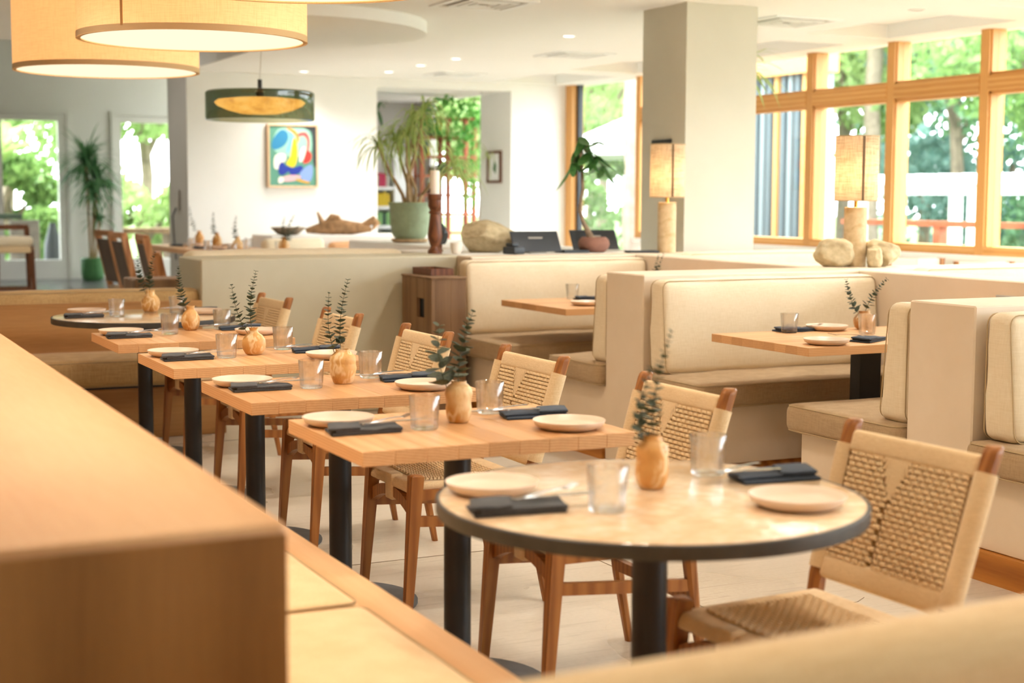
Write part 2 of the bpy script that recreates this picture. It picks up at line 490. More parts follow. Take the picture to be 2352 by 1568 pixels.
# ------------------------------------------------------------------ the setting
XW, YB, CZ = 9.0, 16.8, 2.75
fl = MB().box(-4, XW, -4, 27, -.1, 0); struct('floor', fl, m_conc)
m_dwood = wood('dark_floor_wood', '5d5a5c', '47454a', '6a686c', 'X', 5, .25)
wf = MB()
fb = struct('floor_2', MB().box(2.35, 7.0, 20.2, 25.28, 0, .004), m_dwood)
# saw-cut joints and cracks of the concrete
m_joint = plain('joint', '8a7c68', .9)
jm = MB()
for y in (2.2, 5.2, 8.2): jm.box(1.1, 4.0, y, y + .004, 0, .0015)
jm.box(2.75, 2.754, .5, 8.9, 0, .0015)
struct('trim_1', jm, m_joint)
ck = MB(); p = V((2.55, 3.72, .0008)); pts = [p.copy()]
for i in range(14):
    p = p + V((.055, .022 + R.uniform(-.02, .02), 0)); pts.append(p.copy())
ck.tube(pts, .0012, 4); struct('trim_2', ck, m_joint)

# ceiling: the low slab with the recessed coffers along the windows, and the high one over the far left room
cm = MB(); coff = [(yf - 1.55, yf) for yf in (6.2, 8.35, 10.5, 12.62, 14.75, 16.72)]
xs = [4.2, 7.86, 8.75, 10.4]
cm.box(-4, 4.2, -4, 14.3, CZ, CZ + .12); cm.box(4.2, 7.86, -4, YB + .9, CZ, CZ + .12); cm.box(8.75, 9.2, -4, YB + .9, CZ, CZ + .12)
y = -4
for a, b in coff:
    cm.box(7.86, 8.75, y, a, CZ, CZ + .12); y = b
    cm.box(7.8, 8.8, a - .06, b + .06, CZ + .121, CZ + .2)
cm.box(7.86, 8.75, y, YB + .9, CZ, CZ + .12)
cm.box(4.16, 4.2, 14.3, YB + .9, CZ, 3.8); cm.box(-4, 4.2, 14.26, 14.3, CZ, 3.8)
cm.box(-4, 8, 14.26, 27, 3.8, 3.9)
struct('ceiling', cm, m_ceil)
dsc = MB().lathe([(1.29, 2.66), (1.29, CZ)], 96, (3.55, 11.78, 0)); struct('ceiling_2', dsc, m_ceil, smooth=30)

# back wall with the wide opening to the library
wb = MB(); wb.box(4.16, 6.42, YB, YB + .9, 0, 3.8); wb.box(8.18, XW, YB, YB + .9, 0, CZ); wb.box(6.42, 8.18, YB, YB + .9, 2.66, CZ)
struct('wall_back', wb, m_white)
struct('wall_back_shade', MB().box(4.155, 4.163, YB + .01, YB + .89, 0, 3.79), m_grey)  # thin grey sheet: shade on the back wall's end face, done in colour
# far left wall with two glazed doors
YF = 25.3
wfm = MB()
for a, b in ((-4, 3.18), (4.28, 5.06), (6.2, 8)): wfm.box(a, b, YF, YF + .2, 0, 3.8)
for a, b in ((3.18, 4.28), (5.06, 6.2)): wfm.box(a, b, YF, YF + .2, 2.66, 3.8)
struct('wall_far', wfm, m_white)
for i, (a, b, zb) in enumerate(((3.18, 4.28, .32), (5.06, 6.2, .32))):
    d = bpy.data.objects.new('door_%d' % (i + 1), None); COL.objects.link(d); d['kind'] = 'structure'
    fr = MB()
    fr.box(a, a + .1, YF - .03, YF + .08, 0, 2.66); fr.box(b - .13, b, YF - .03, YF + .08, 0, 2.66)
    fr.box(a + .1, b - .13, YF - .03, YF + .08, 2.56, 2.66); fr.box(a + .1, b - .13, YF - .03, YF + .08, 0, zb)
    put('door_frame', fr, m_white, d, 0)
    put('pane', MB().box(a + .1, b - .13, YF + .03, YF + .036, zb, 2.56), m_pane, d, 0)
    tr = MB()
    for x in (a - .06, b + .0): tr.box(x, x + .06, YF - .045, YF - .003, 0, 2.74)
    tr.box(a, b, YF - .045, YF - .003, 2.67, 2.74); put('casing', tr, m_white, d, 0)
struct('baseboard_far', MB().box(4.35, 5.0, YF - .02, YF, 0, .16), m_white)
# closed left side and the library beyond the opening
struct('wall_left', MB().box(-4.1, -4, -4, 27, 0, 3.8), m_white)
struct('wall_rear', MB().box(-4, 9, -4.1, -4, 0, CZ), m_white)
struct('wall_library', MB().box(6.0, 9.3, 22.6, 22.7, 0, 3.8), m_grey)
struct('wall_library_window', MB().box(9.3, 9.4, YB + .9, 19.2, 0, 2.9).box(9.3, 9.4, 22, 22.7, 0, 2.9).box(9.3, 9.4, 19.2, 22, 0, .5), m_grey)
struct('wall_library_side', MB().box(6.4, 6.5, YB + .9, 22.6, 0, 3.8), m_grey)
struct('ceiling_library', MB().box(6.3, 9.5, YB + .9, 22.8, 2.86, 2.96), m_ceil)

# column
struct('column', MB().box(5.865, 6.47, 9.2, 9.8, 0, CZ), m_colm)

# window wall along X = 9
MUL = [9.52, 10.68, 11.85, 13.05, 14.3, 15.05]
ww = MB(); ww.box(XW, XW + .15, -4, 15.05, 0, .86); ww.box(XW - .02, XW + .1, -4, 15.05, .84, .86)
struct('wall_right', ww, m_white)
struct('trim_3', MB().box(XW - .1, XW + .16, -4, 15.05, .86, .9), m_wpaint)
ys = [4.9, 6.05, 7.2, 8.36] + MUL
for i in range(len(ys) - 1):
    a, b = ys[i], ys[i + 1]
    wn = bpy.data.objects.new('window_%d' % (i + 1), None); COL.objects.link(wn); wn['kind'] = 'structure'
    mu = MB().box(XW - .05, XW + .13, a - .05, a + .05, .9, CZ); mu.box(XW - .03, XW + .1, a - .066, a + .066, .9, CZ)
    if i == len(ys) - 2: mu.box(XW - .05, XW + .13, b - .05, b + .05, .9, CZ)
    put('mullion', mu, m_pine, wn, 0)
    put('transom', MB().box(XW - .055, XW + .1, a + .05, b - .05, 2.245, 2.375).box(XW - .03, XW + .09, a + .05, b - .05, 2.22, 2.40), m_pineY, wn, 0)
    put('bottom_rail', MB().box(XW - .05, XW + .1, a + .05, b - .05, .9, .975), m_pineY, wn, 0)
    for z0, z1 in ((.975, 2.22), (2.40, CZ)):
        put('pane', MB().box(XW + .03, XW + .036, a + .066, b - .066, z0, z1), m_pane, wn, 0)
# tall glazed bay at the corner
wn = bpy.data.objects.new('window_10', None); COL.objects.link(wn); wn['kind'] = 'structure'
put('post', MB().box(XW - .06, XW + .1, 16.62, YB, 0, CZ), m_pine, wn, 0)
put('sash', MB().box(XW, XW + .06, 16.56, 16.62, 0, CZ).box(XW, XW + .06, 15.1, 16.56, 0, .08), m_dark, wn, 0)
put('pane', MB().box(XW + .03, XW + .036, 15.1, 16.56, .08, CZ), m_pane, wn, 0)

# plaster half walls of the booths
ZT, X0, X1, X2 = .985, 3.86, 5.2, 5.48
PW = dict(far=(8.75, 9.1), mid=(6.42, 6.79), near=(4.11, 4.46))
pw = MB()
for k, (a, b) in PW.items():
    if k != 'far': struct('partition_wall', MB().rbox(X0, X1 + .01, a, b, 0, ZT, .006, 1), m_plast)
    struct('partition_wall', MB().rbox(X2 - .01, 6.95, a, b, 0, ZT, .006, 1), m_plast)
struct('partition_wall_spine', MB().rbox(X1, X2, 1.6, 9.1, 0, ZT, .006, 1), m_plast)
struct('partition_wall_far', MB().rbox(3.98, X1, 8.75, 9.02, 0, ZT, .006, 1), m_plast)
struct('partition_wall_low', MB().rbox(2.29, 4.03, 8.97, 9.52, 0, ZT, .008, 1), m_plastg)
struct('partition_wall_counter', MB().rbox(4.03, 5.62, 9.025, 10.2, 0, ZT - .002, .008, 1).rbox(4.56, 5.62, 10.15, 12.65, 0, ZT - .003, .008, 1), m_white)
struct('partition_wall_ledge', MB().rbox(4.45, 6.3, 14.6, 15.3, 0, .97, .01, 1), m_white)
put('outlet_plate', MB().rbox(X1 - .008, X1, 5.0, 5.4, .895, .915, .003, 1), m_grey)
tag(bpy.data.objects['outlet_plate'], 'grey slot plate set in the spine wall above the near booth', 'outlet')


# ------------------------------------------------------------------ booth benches and cushions
def bench(name, label, y0, y1, front, toe=True):
    t = thing(name, label, 'bench', (4.5, (y0 + y1) / 2, 0))
    c = 4.5; cy = (y0 + y1) / 2
    put('plinth', MB().rbox(3.87 - c, X1 - .003 - c, y0 - cy + .003, y1 - cy - .003, .11, .385, .005, 1), m_plast, t)
    e = .0
    put('toe_board', MB().box(3.845 - c, X1 - .004 - c, y0 - cy + (.03 if front < 0 else .004), y1 - cy - (.03 if front > 0 else .004), 0, .11), m_base, t)
    return t


bench('booth_bench', 'plaster bench of the far booth against the counter wall', 7.97, 8.75, -1)
bench('booth_bench', 'plaster bench on the far side of the middle half wall', 6.79, 7.34, 1)
bench('booth_bench', 'plaster bench on the near side of the middle half wall', 5.88, 6.42, -1)
bench('booth_bench', 'plaster bench on the far side of the nearest half wall', 4.46, 5.13, 1)
bench('booth_bench', 'plaster bench with wooden skirting on the near side of the nearest half wall', 3.5, 4.11, -1)
GS, GB = 'booth seat cushions', 'booth back cushions'
for i, (a, b, lb) in enumerate(((7.9, 8.72, 'taupe seat cushion of the far booth by the counter'), (6.8, 7.38, 'taupe seat cushion on the far side of the middle half wall'),
                                (5.83, 6.41, 'taupe seat cushion in the middle booth facing the window side table'), (4.47, 5.18, 'taupe seat cushion jutting out beside the nearest half wall'),
                                (3.45, 4.1, 'taupe seat cushion on the near side of the nearest half wall'))):
    make_cushion('seat_cushion', ((3.81 + X1) / 2, (a + b) / 2, .444), (X1 - 3.81 - .01, b - a, .118), m_seat, lb, seed=i + 1, r=.035, bulge=(.004, .004, .014), group=GS, wr=.005)


def lean(sg, k=.09):
    return lambda p: (p.x, p.y + sg * (.24 - p.z) * k * (1 if p.y * sg > 0 else .0), p.z)


for i, (yc, sg, lb) in enumerate(((8.655, -1, 'long cream back cushion in the far booth below the counter'), (6.875, 1, 'cream back cushion seen end-on on the far side of the middle half wall'),
                                  (6.325, -1, 'large cream back cushion of the middle booth below the stone lamp'), (4.545, 1, 'cream back cushion seen end-on beside the nearest half wall'),
                                  (4.015, -1, 'cream back cushion cut by the right edge, near side of the nearest half wall'))):
    make_cushion('back_cushion', ((X0 + .01 + X1) / 2, yc, .735), (X1 - X0 - .015, .125, .465), m_linen, lb, pipe='Y', seed=i + 20, r=.04, bulge=(.004, .018, .004), group=GB, wr=.006, fn=lean(sg))
for i, (a, lb) in enumerate(((8.655, 'cream back cushion beyond the spine, right of the column'), (6.325, 'cream back cushion beyond the spine at the right edge'))):
    make_cushion('back_cushion', (6.2, a, .745), (1.36, .13, .50), m_linen, lb, pipe='Y', seed=i + 30, r=.04, group=GB)


# ------------------------------------------------------------------ wooden tables
def planks(t, x0, x1, y0, y1, z0, z1, n, along='Y'):
    me = None; w = ((x1 - x0) if along == 'Y' else (y1 - y0)) / n
    L = (y1 - y0) if along == 'Y' else (x1 - x0)
    for i in range(n):
        if me is None:
            me = MB().rbox(-w / 2, w / 2, -L / 2, L / 2, z0, z1, .0012, 1).mesh('plank', m_oak)
        o = link('plank', me, t)
        if along == 'Y': o.location = (x0 + w * (i + .5), (y0 + y1) / 2, 0)
        else: o.location = ((x0 + x1) / 2, y0 + w * (i + .5), 0); o.rotation_euler = (0, 0, PI / 2)


def square_table(label, x, y, group='square wooden tables along the bench'):
    t = thing('dining_table', label, 'table', (x, y, 0), 0, group)
    planks(t, -.39, .39, -.3, .3, .702, .74, 9)
    put('pedestal', MB().lathe([(.038, .012), (.038, .69)], 24), m_black, t)
    put('top_plate', MB().box(-.2, .2, -.2, .2, .69, .702), m_black, t)
    put('base_disc', MB().lathe([(.26, 0), (.26, .008), (.05, .016), (.038, .016)], 40), m_base_d, t)
    return t


def round_table(label, x, y, r):
    t = thing('round_table', label, 'table', (x, y, 0), 0, 'round stone tables at the ends of the row')
    put('stone_top', MB().lathe([(r - .006, .712), (r - .006, .738), (r - .012, .74), (.001, .74)], 96), m_stone, t)
    put('metal_rim', MB().lathe([(r - .007, .709), (r, .709), (r + .001, .712), (r + .001, .737), (r - .001, .739), (r - .007, .739)], 96, close=False), m_rim, t)
    put('pedestal', MB().lathe([(.038, .012), (.038, .70)], 24), m_black, t)
    put('top_plate', MB().lathe([(.2, .698), (.2, .7115)], 32), m_black, t)
    put('base_disc', MB().lathe([(.26, 0), (.26, .008), (.05, .016), (.038, .016)], 40), m_base_d, t)
    return t


TY = [3.76, 4.73, 5.73, 6.72]
TN = ['nearest square table', 'second square table', 'third square table', 'farthest square table']
TR0 = (1.645, 2.695); TR1 = (1.72, 7.93)
round_table('round cream stone table with dark metal rim nearest the camera', TR0[0], TR0[1], .455)
round_table('round stone table with dark rim by the far bench', TR1[0], TR1[1], .47)
for y, l in zip(TY, ('square light wooden table with black pedestal beside the front round table', 'second square wooden table from the front round table',
                     'third square wooden table from the front round table', 'fourth square wooden table, just before the far round table')):
    square_table(l, 1.67, y)


def booth_table(label, x0, x1, y0, y1):
    cx, cy = (x0 + x1) / 2, (y0 + y1) / 2
    t = thing('booth_table', label, 'table', (cx, cy, 0), 0, 'wooden booth tables')
    planks(t, x0 - cx, x1 - cx, y0 - cy, y1 - cy, .703, .74, 9, 'X')
    put('post', MB().box(-.06, .06, -.035, .035, .012, .703), m_black, t, 0)
    put('base_plate', MB().rbox(-.3, .3, -.085, .085, 0, .012, .003, 1), m_black, t)
    return t


booth_table('thick wooden table in the middle booth with set places', 3.89, 5.1, 5.115, 5.85)
booth_table('thick wooden table in the far booth, partly behind the half wall', 3.98, 5.15, 7.46, 8.3)


# ------------------------------------------------------------------ woven chair
def weave(mb, ncol, nrow, W_, H_, fn, vee=True, th=.0055):
    cw, ch = W_ / ncol, H_ / nrow
    for r in range(nrow):
        sh = (r % 2) * .5; skew = .25
        for c in range(-1, ncol):
            a = -W_ / 2 + (c + sh) * cw; b = a + cw * .9
            a, b = max(a, -W_ / 2), min(b, W_ / 2)
            if b - a < cw * .25: continue
            z0, z1 = H_ - (r + 1) * ch + ch * .03, H_ - r * ch - ch * .04
            if vee:
                half = max(0, .055 * (1 - r / 8.)); cx = .035
                if b > cx - half and a < cx + half:
                    if a < cx - half - .006: b = cx - half
                    elif b > cx + half + .006: a = cx + half
                    else: continue
                if b - a < .006: continue
            s = skew * ch; i = min(.004, (b - a) * .2); j = ch * .22
            p = [fn(a, z0, 0), fn(b, z0, 0), fn(b + s, z1, 0), fn(a + s, z1, 0), fn(a + i, z0 + j, th), fn(b - i, z0 + j, th), fn(b + s - i, z1 - j, th), fn(a + s + i, z1 - j, th)]
            mb.add(p, [(4, 5, 6, 7), (0, 1, 5, 4), (1, 2, 6, 5), (2, 3, 7, 6), (3, 0, 4, 7)])
    if vee:
        for k in range(12):
            x = .035 + (k - 5.5) * .0092; zt = H_; zb = H_ - ch * 8 * (1 - abs(k - 5.5) / 6.2)
            if zt - zb > .01: mb.beam(fn(x, zb, .002), fn(x * .8 + .035 * .2, zt, .002), .0075, .005, fn(0, 0, 1) - fn(0, 0, 0))
    return mb


def chair_proto():
    t = thing('woven_chair', 'x', 'chair', (0, 0, 0), 0, 'teak chairs with woven cord along the tables')
    u = V((.284, 0, .959)); nb = V((-.959, 0, .284)); bo = V((.205, 0, .43))
    B = lambda y, z, d: bo + V((0, y, 0)) + u * z + nb * (d + .012)
    for sg in (-1, 1):
        m = MB()
        top, ft = V((-.2, sg * .215, .463)), V((-.235, sg * .226, 0))
        m.beam(ft, top, .026, .026, (0, 1, 0), .043, .046)
        m.rbox(-.2 - .0225, -.2 + .0225, sg * .215 - .0225, sg * .215 + .0225, .425, .468, .009, 3)
        put('leg', m, m_teak, t)
        m = MB(); pts = [V((.27, sg * .238, 0)), V((.228, sg * .236, .22)), V((.205, sg * .236, .40)), V((.215, sg * .237, .47)), V((.27, sg * .243, .65)), V((.323, sg * .25, .820)), V((.327, sg * .25, .831)), V((.328, sg * .25, .837))]
        ws = [.026, .036, .044, .044, .044, .046, .044, .034]
        o0 = 0
        for p_, w_ in zip(pts, ws):
            c = [V((-w_ * .42, -w_ / 2 * .55, 0)), V((-w_ * .2, -w_ / 2, 0)), V((w_ * .2, -w_ / 2, 0)), V((w_ * .42, -w_ / 2 * .55, 0)), V((w_ * .42, w_ / 2 * .55, 0)), V((w_ * .2, w_ / 2, 0)), V((-w_ * .2, w_ / 2, 0)), V((-w_ * .42, w_ / 2 * .55, 0))]
            m.v += [p_ + q for q in c]
        for i in range(len(pts) - 1):
            for k in range(8): m.f.append((i * 8 + k, i * 8 + (k + 1) % 8, i * 8 + 8 + (k + 1) % 8, i * 8 + 8 + k)); m.mi.append(0)
        m.f.append(tuple(range(8))[::-1]); m.f.append(tuple((len(pts) - 1) * 8 + k for k in range(8))); m.mi += [0, 0]
        put('leg', m, m_teak, t)
        put('side_rail', MB().beam((-.2, sg * .216, .40), (.2, sg * .232, .40), .026, .034), m_teak, t)
        put('side_stretcher', MB().beam((-.21, sg * .218, .315), (.212, sg * .235, .285), .02, .034), m_teak, t)
        # cord wound over the post
        m = MB(); 
        for i in range(9):
            z = .055 + (.362 - .055) * i / 8; c = bo + V((0, sg * (.238 + .011 * z / .34), 0)) + u * z
            for a in range(10):
                an = 2 * PI * a / 10; m.v.append(c + V((0, 1, 0)) * math.cos(an) * .0275 + nb * math.sin(an) * .0265)
        for i in range(8):
            for a in range(10): m.f.append((i * 10 + a, i * 10 + (a + 1) % 10, i * 10 + 10 + (a + 1) % 10, i * 10 + 10 + a)); m.mi.append(0)
        m.f.append(tuple(range(10))[::-1]); m.f.append(tuple(80 + k for k in range(10))); m.mi += [0, 0]
        m.map(lambda p: p + nb * 0)
        wr = put('side_wrap', m, m_cord, t, 70)
    # arched front rail with its brace and the cord strap
    m = MB(); n = 12; pr_ = []
    for i in range(n + 1):
        y = -.21 + .42 * i / n; z = .335 + .05 * (1 - (y / .21) ** 2); pr_.append((y, z))
    for i in range(n):
        (a, za), (b, zb) = pr_[i], pr_[i + 1]; h0 = .016 + .006 * abs(a / .21); h1 = .016 + .006 * abs(b / .21)
        m.add([(-.215, a, za - h0), (-.185, a, za - h0), (-.185, a, za + h0), (-.215, a, za + h0), (-.215, b, zb - h1), (-.185, b, zb - h1), (-.185, b, zb + h1), (-.215, b, zb + h1)],
              [(0, 4, 5, 1), (1, 5, 6, 2), (2, 6, 7, 3), (3, 7, 4, 0)])
    put('arched_rail', m, m_teak, t)
    put('brace', MB().beam((-.2, -.02, .395), (.2, -.02, .40), .03, .03).beam((-.2, -.03, .39), (-.06, .16, .405), .022, .026).beam((-.2, -.01, .39), (-.06, -.16, .405), .022, .026), m_teak, t)
    put('strap', MB().rbox(-.222, -.178, -.032, .032, .355, .445, .006, 2), m_cord, t)
    put('rear_stretcher', MB().beam((.22, -.236, .25), (.22, .236, .25), .022, .034).beam((.2, -.235, .40), (.2, .235, .40), .03, .03), m_teak, t)
    # seat: thick cord border, rolled front, sagging middle
    SH = lambda x, y: .436 - .016 * (1 - min(1, (x / .2) ** 2)) * (1 - min(1, (y / .21) ** 2)) - (.02 * max(0, (-x - .17) / .05) ** 2 if x < -.17 else 0)
    s = cushion(.42, .43, .034, .016, (0, 0, 0), 10, 3, 0)
    s.map(lambda p: (p.x - .008, p.y * (1 + .05 * (p.x + .2) / .4), p.z + SH(p.x, p.y) - .012))
    st = put('seat', s, m_cord, t, 60)
    F = lambda a, z, d: V((z - .16, a, SH(z - .16, a) + .0055 + d))
    put('seat_gap_shade', MB().add([F(a - .166, z, .0002) for z in [.3 * k / 10 for k in range(11)] for a in [.332 * q / 10 for q in range(11)]], [(i * 11 + j, i * 11 + j + 1, i * 11 + j + 12, i * 11 + j + 11) for i in range(10) for j in range(10)]), m_cordd, st, 0)  # dark sheet for the shade in the gaps of the seat weave
    sw = weave(MB(), 12, 22, .335, .3, F, False, .008); o = put('woven_cord', sw, m_cord, st, 0); o['kind'] = 'stuff'
    # backrest
    put('top_band', cushion(.03, .455, .056, .0125, (0, 0, 0), 8, 1, 0).map(lambda p: B(p.y, .372 + p.z, -p.x - .012)), m_cord, t, 60)
    put('bottom_band', cushion(.028, .45, .06, .0125, (0, 0, 0), 8, 2, 0).map(lambda p: B(p.y, .065 + p.z, -p.x - .012)), m_cord, t, 60)
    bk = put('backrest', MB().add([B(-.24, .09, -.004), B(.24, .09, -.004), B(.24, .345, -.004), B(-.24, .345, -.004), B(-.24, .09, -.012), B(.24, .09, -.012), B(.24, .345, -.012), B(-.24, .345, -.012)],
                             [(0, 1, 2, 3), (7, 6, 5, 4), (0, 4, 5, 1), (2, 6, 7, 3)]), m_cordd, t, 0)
    G = lambda a, z, d: B(a, .088 + z, d - .003)
    wv = weave(MB(), 15, 20, .425, .262, G, True, .006)
    # the same cells on the rear side
    o = put('woven_cord', wv, m_cord, bk, 0); o['kind'] = 'stuff'
    wv = weave(MB(), 11, 19, .40, .245, lambda a, z, d: B(a, .092 + z, -.013 - d), False, .006)
    o = put('woven_cord', wv, m_cord, bk, 0); o['kind'] = 'stuff'
    return t


m_cordd = fabric('cord_shade', '98764a', '785a34', 700, .9)  # darker cord tone, shade between the woven cells put into colour
ch0 = chair_proto()
spots = [(2.02, 2.65, .04, 'woven cord chair with teak frame nearest the camera at the front round table'),
         (2.06, 3.72, .0, 'woven chair at the nearest square table, behind the dark sprig of the front vase'),
         (2.04, 4.67, 0, 'woven chair at the second square table, seat seen under the nearest square table'),
         (2.05, 5.66, 0, 'woven chair at the third square table, in front of the brown cabinet'),
         (2.05, 6.68, 0, 'woven chair at the fourth square table against the low plaster wall'),
         (2.08, 7.83, .03, 'woven chair at the far round table, smallest of the row')]
ch0.scale = (1, .9, 1)
for i, (x, y, rz, lb) in enumerate(spots):
    if i == 0:
        ch0.location = (x, y, 0); ch0.rotation_euler = (0, 0, rz); ch0['label'] = lb
    else: dup(ch0, (x, y, 0), rz, lb)

# ------------------------------------------------------------------ tableware
plate_m = MB().lathe([(.062, 0), (.078, .003), (.094, .012), (.1, .0235), (.0995, .0255), (.0965, .025), (.090, .014), (.075, .008), (.04, .0065), (.0005, .0065)], 56).mesh('plate', m_plate, 50)
glass_m = MB().lathe([(.0005, 0), (.0345, 0), (.0365, .002), (.0375, .008), (.0425, .0915), (.0418, .0925), (.041, .0918), (.0358, .011), (.033, .0085), (.0005, .0085)], 40).mesh('tumbler', m_glass, 40)


def napkin_mb(seed, two=True):
    mb = MB()
    for k, (dx, dy, sx, sy, z) in enumerate(((0, 0, .195, .105, .004), (.006, -.006, .188, .094, .0115))):
        c = cushion(sx, sy, .008, .0039, (0, 0, .0015), 10, seed + k, .0015, 20)
        c.map(lambda p: (p.x + dx + .012 * (p.y / sy), p.y + dy, p.z + z + (.005 * noise.noise(V((p.x * 22, p.y * 30, seed * 3 + k)))) * (1 if k else .2)))
        mb.add(c.v, c.f)
    c = cushion(.09, .1, .007, .0034, (0, 0, .001), 8, seed + 5, .001, 20)
    c.map(lambda p: (p.x - .055 + .03 * p.y / .1, p.y - .004, p.z + .0185 + .003 * noise.noise(p * 30 + V((seed, 0, 0))))); mb.add(c.v, c.f)
    return mb


nap_ms = [napkin_mb(i).mesh('napkin', m_napkin if i < 3 else m_napkin2, 60) for i in range(4)]


def fork_mesh():
    m = MB(); pts = [(-.1, 0, .001), (-.06, 0, .003), (.0, 0, .004), (.045, 0, .003), (.06, 0, .0)]
    ws = [.0045, .0042, .003, .0035, .010]
    for i in range(4): m.beam(pts[i], pts[i + 1], ws[i] * 2, .0022, UP, ws[i + 1] * 2, .0022)
    for k in range(4): m.beam((.059, -.0085 + k * .0057, .0), (.098, -.0078 + k * .0052, .006), .0032, .0018, UP, .0018, .0014)
    return m.mesh('fork', m_steel, 40)


def knife_mesh():
    m = MB(); pts = [(-.11, 0, .002), (-.02, 0, .003), (-.012, 0, .003), (.08, .002, .002), (.108, .005, .002)]
    ws = [.006, .0048, .0075, .0085, .001]
    for i in range(4): m.beam(pts[i], pts[i + 1], ws[i] * 2, .003, UP, ws[i + 1] * 2, .0022)
    return m.mesh('knife', m_steel, 40)


def spoon_mesh():
    m = MB(); pts = [(-.1, 0, .001), (-.04, 0, .004), (.03, 0, .003)]
    for i in range(2): m.beam(pts[i], pts[i + 1], .008 - i * .002, .002, UP, .006 - i * .001, .002)
    m.add(*(lambda b: (b.v, b.f))(ico(1, 2, lambda p: (.055 + p.x * .03, p.y * .017, p.z * .0035 + .003))))
    return m.mesh('spoon', m_steel, 50)


fork_m, knife_m, spoon_m = fork_mesh(), knife_mesh(), spoon_mesh()


def inst(name, me, loc, rz, label, cat, group, tilt=0):
    o = link(name, me); o.location = loc; o.rotation_euler = (0, tilt, rz); return tag(o, label, cat, group)


ZTb = .7402
tabs = [('front round table', dict(pl=((1.355, 2.87), (1.862, 2.475)), gl=((1.485, 2.60), (1.89, 2.85)), np=((1.32, 2.68, -.13), (2.0, 2.745, -.1)))),
        (TN[0], dict(pl=((1.375, 3.905), (1.925, 3.585)), gl=((1.565, 3.745), (1.855, 3.945)), np=((1.395, 3.765, -.02), (1.945, 3.83, -.1)))),
        (TN[1], dict(pl=((1.375, 4.86), (1.895, 4.53)), gl=((1.565, 4.71), (1.842, 4.895)), np=((1.40, 4.74, .02), (1.94, 4.78, -.08)))),
        (TN[2], dict(pl=((1.385, 5.875), (1.925, 5.545)), gl=((1.56, 5.73), (1.858, 5.955)), np=((1.405, 5.735, .05), (1.955, 5.81, -.05)))),
        (TN[3], dict(pl=((1.385, 6.87), (1.955, 6.66)), gl=((1.595, 6.82), (1.88, 6.98)), np=((1.39, 6.73, .03), (1.955, 6.93, -.02)))),
        ('far round table', dict(pl=((1.47, 8.18), (2.035, 7.93)), gl=((1.575, 7.91), (1.91, 8.0)), np=((1.41, 7.93, .05), (2.05, 8.09, -.05))))]
for ti, (tn, d) in enumerate(tabs):
    for k, sd in enumerate(('bench', 'chair')):
        x, y = d['pl'][k]
        inst('plate', plate_m, (x, y, ZTb), 0, 'cream stoneware plate at the %s side of the %s' % (sd, tn), 'plate', 'cream plates on the tables')
        x, y = d['gl'][k]
        inst('tumbler', glass_m, (x, y, ZTb), R.uniform(0, 3), 'clear glass tumbler toward the %s side of the %s' % (sd, tn), 'glass', 'clear tumblers on the tables')
        x, y, rz = d['np'][k]
        inst('napkin', nap_ms[(ti + k * 3) % 3 if k == 0 else 3], (x, y, ZTb), rz + (0 if k == 0 else PI), '%s folded napkin at the %s side of the %s' % ('charcoal' if k == 0 else 'dark blue-grey', sd, tn), 'napkin', 'folded napkins on the tables')
        s = 1 if k == 0 else -1
        zz = ZTb + .0235
        inst('fork', fork_m, (x + s * .085, y + .03, zz), rz + (PI + .55 if k == 0 else .5) + (PI if k == 0 else PI), 'steel fork lying on the napkin, %s side of the %s' % (sd, tn), 'fork', 'forks on the napkins')
        inst('knife', knife_m, (x + s * .10, y - .005 * s, zz - .002), rz + (0.08 if k == 0 else PI - .05), 'steel knife lying on the napkin, %s side of the %s' % (sd, tn), 'knife', 'knives on the napkins')

VP = {0: [(.022, 0), (.027, .004), (.034, .018), (.0365, .035), (.0355, .05), (.034, .06), (.0355, .07), (.0365, .083), (.033, .095), (.023, .104), (.019, .108), (.019, .117), (.016, .117), (.016, .1), (.0005, .1)],
      1: [(.026, 0), (.03, .004), (.0345, .02), (.037, .04), (.035, .056), (.037, .068), (.0395, .08), (.036, .095), (.028, .104), (.021, .11), (.022, .116), (.018, .116), (.017, .1), (.0005, .1)],
      2: [(.028, 0), (.033, .005), (.042, .03), (.046, .052), (.043, .066), (.043, .07), (.045, .08), (.041, .094), (.029, .104), (.024, .109), (.025, .116), (.02, .116), (.019, .1), (.0005, .1)],
      3: [(.026, 0), (.034, .005), (.044, .022), (.0475, .042), (.045, .06), (.034, .078), (.02, .087), (.0155, .094), (.017, .103), (.02, .108), (.016, .108), (.012, .095), (.0005, .09)],
      4: [(.022, 0), (.03, .004), (.040, .022), (.0435, .044), (.041, .064), (.03, .085), (.019, .095), (.017, .103), (.021, .115), (.017, .115), (.013, .1), (.0005, .095)],
      5: [(.03, 0), (.038, .005), (.048, .025), (.051, .045), (.047, .066), (.034, .085), (.024, .095), (.022, .106), (.024, .117), (.02, .117), (.017, .1), (.0005, .098)]}
leaf_me = []
for k in range(3):
    m = MB(); n = 9
    ring = [(.5 + .5 * math.cos(2 * PI * i / n), .5 * math.sin(2 * PI * i / n) * (1.05 if k else .9), .10 * abs(math.sin(2 * PI * i / n)) + (.06 if k == 2 else 0) * math.cos(2 * PI * i / n)) for i in range(n)]
    m.v = [V((.5, 0, -.03))] + [V(q) for q in ring]
    m.f = [(0, 1 + i, 1 + (i + 1) % n) for i in range(n)]; m.mi = [0] * n
    leaf_me.append(m.mesh('leaf', m_leaf, 80))


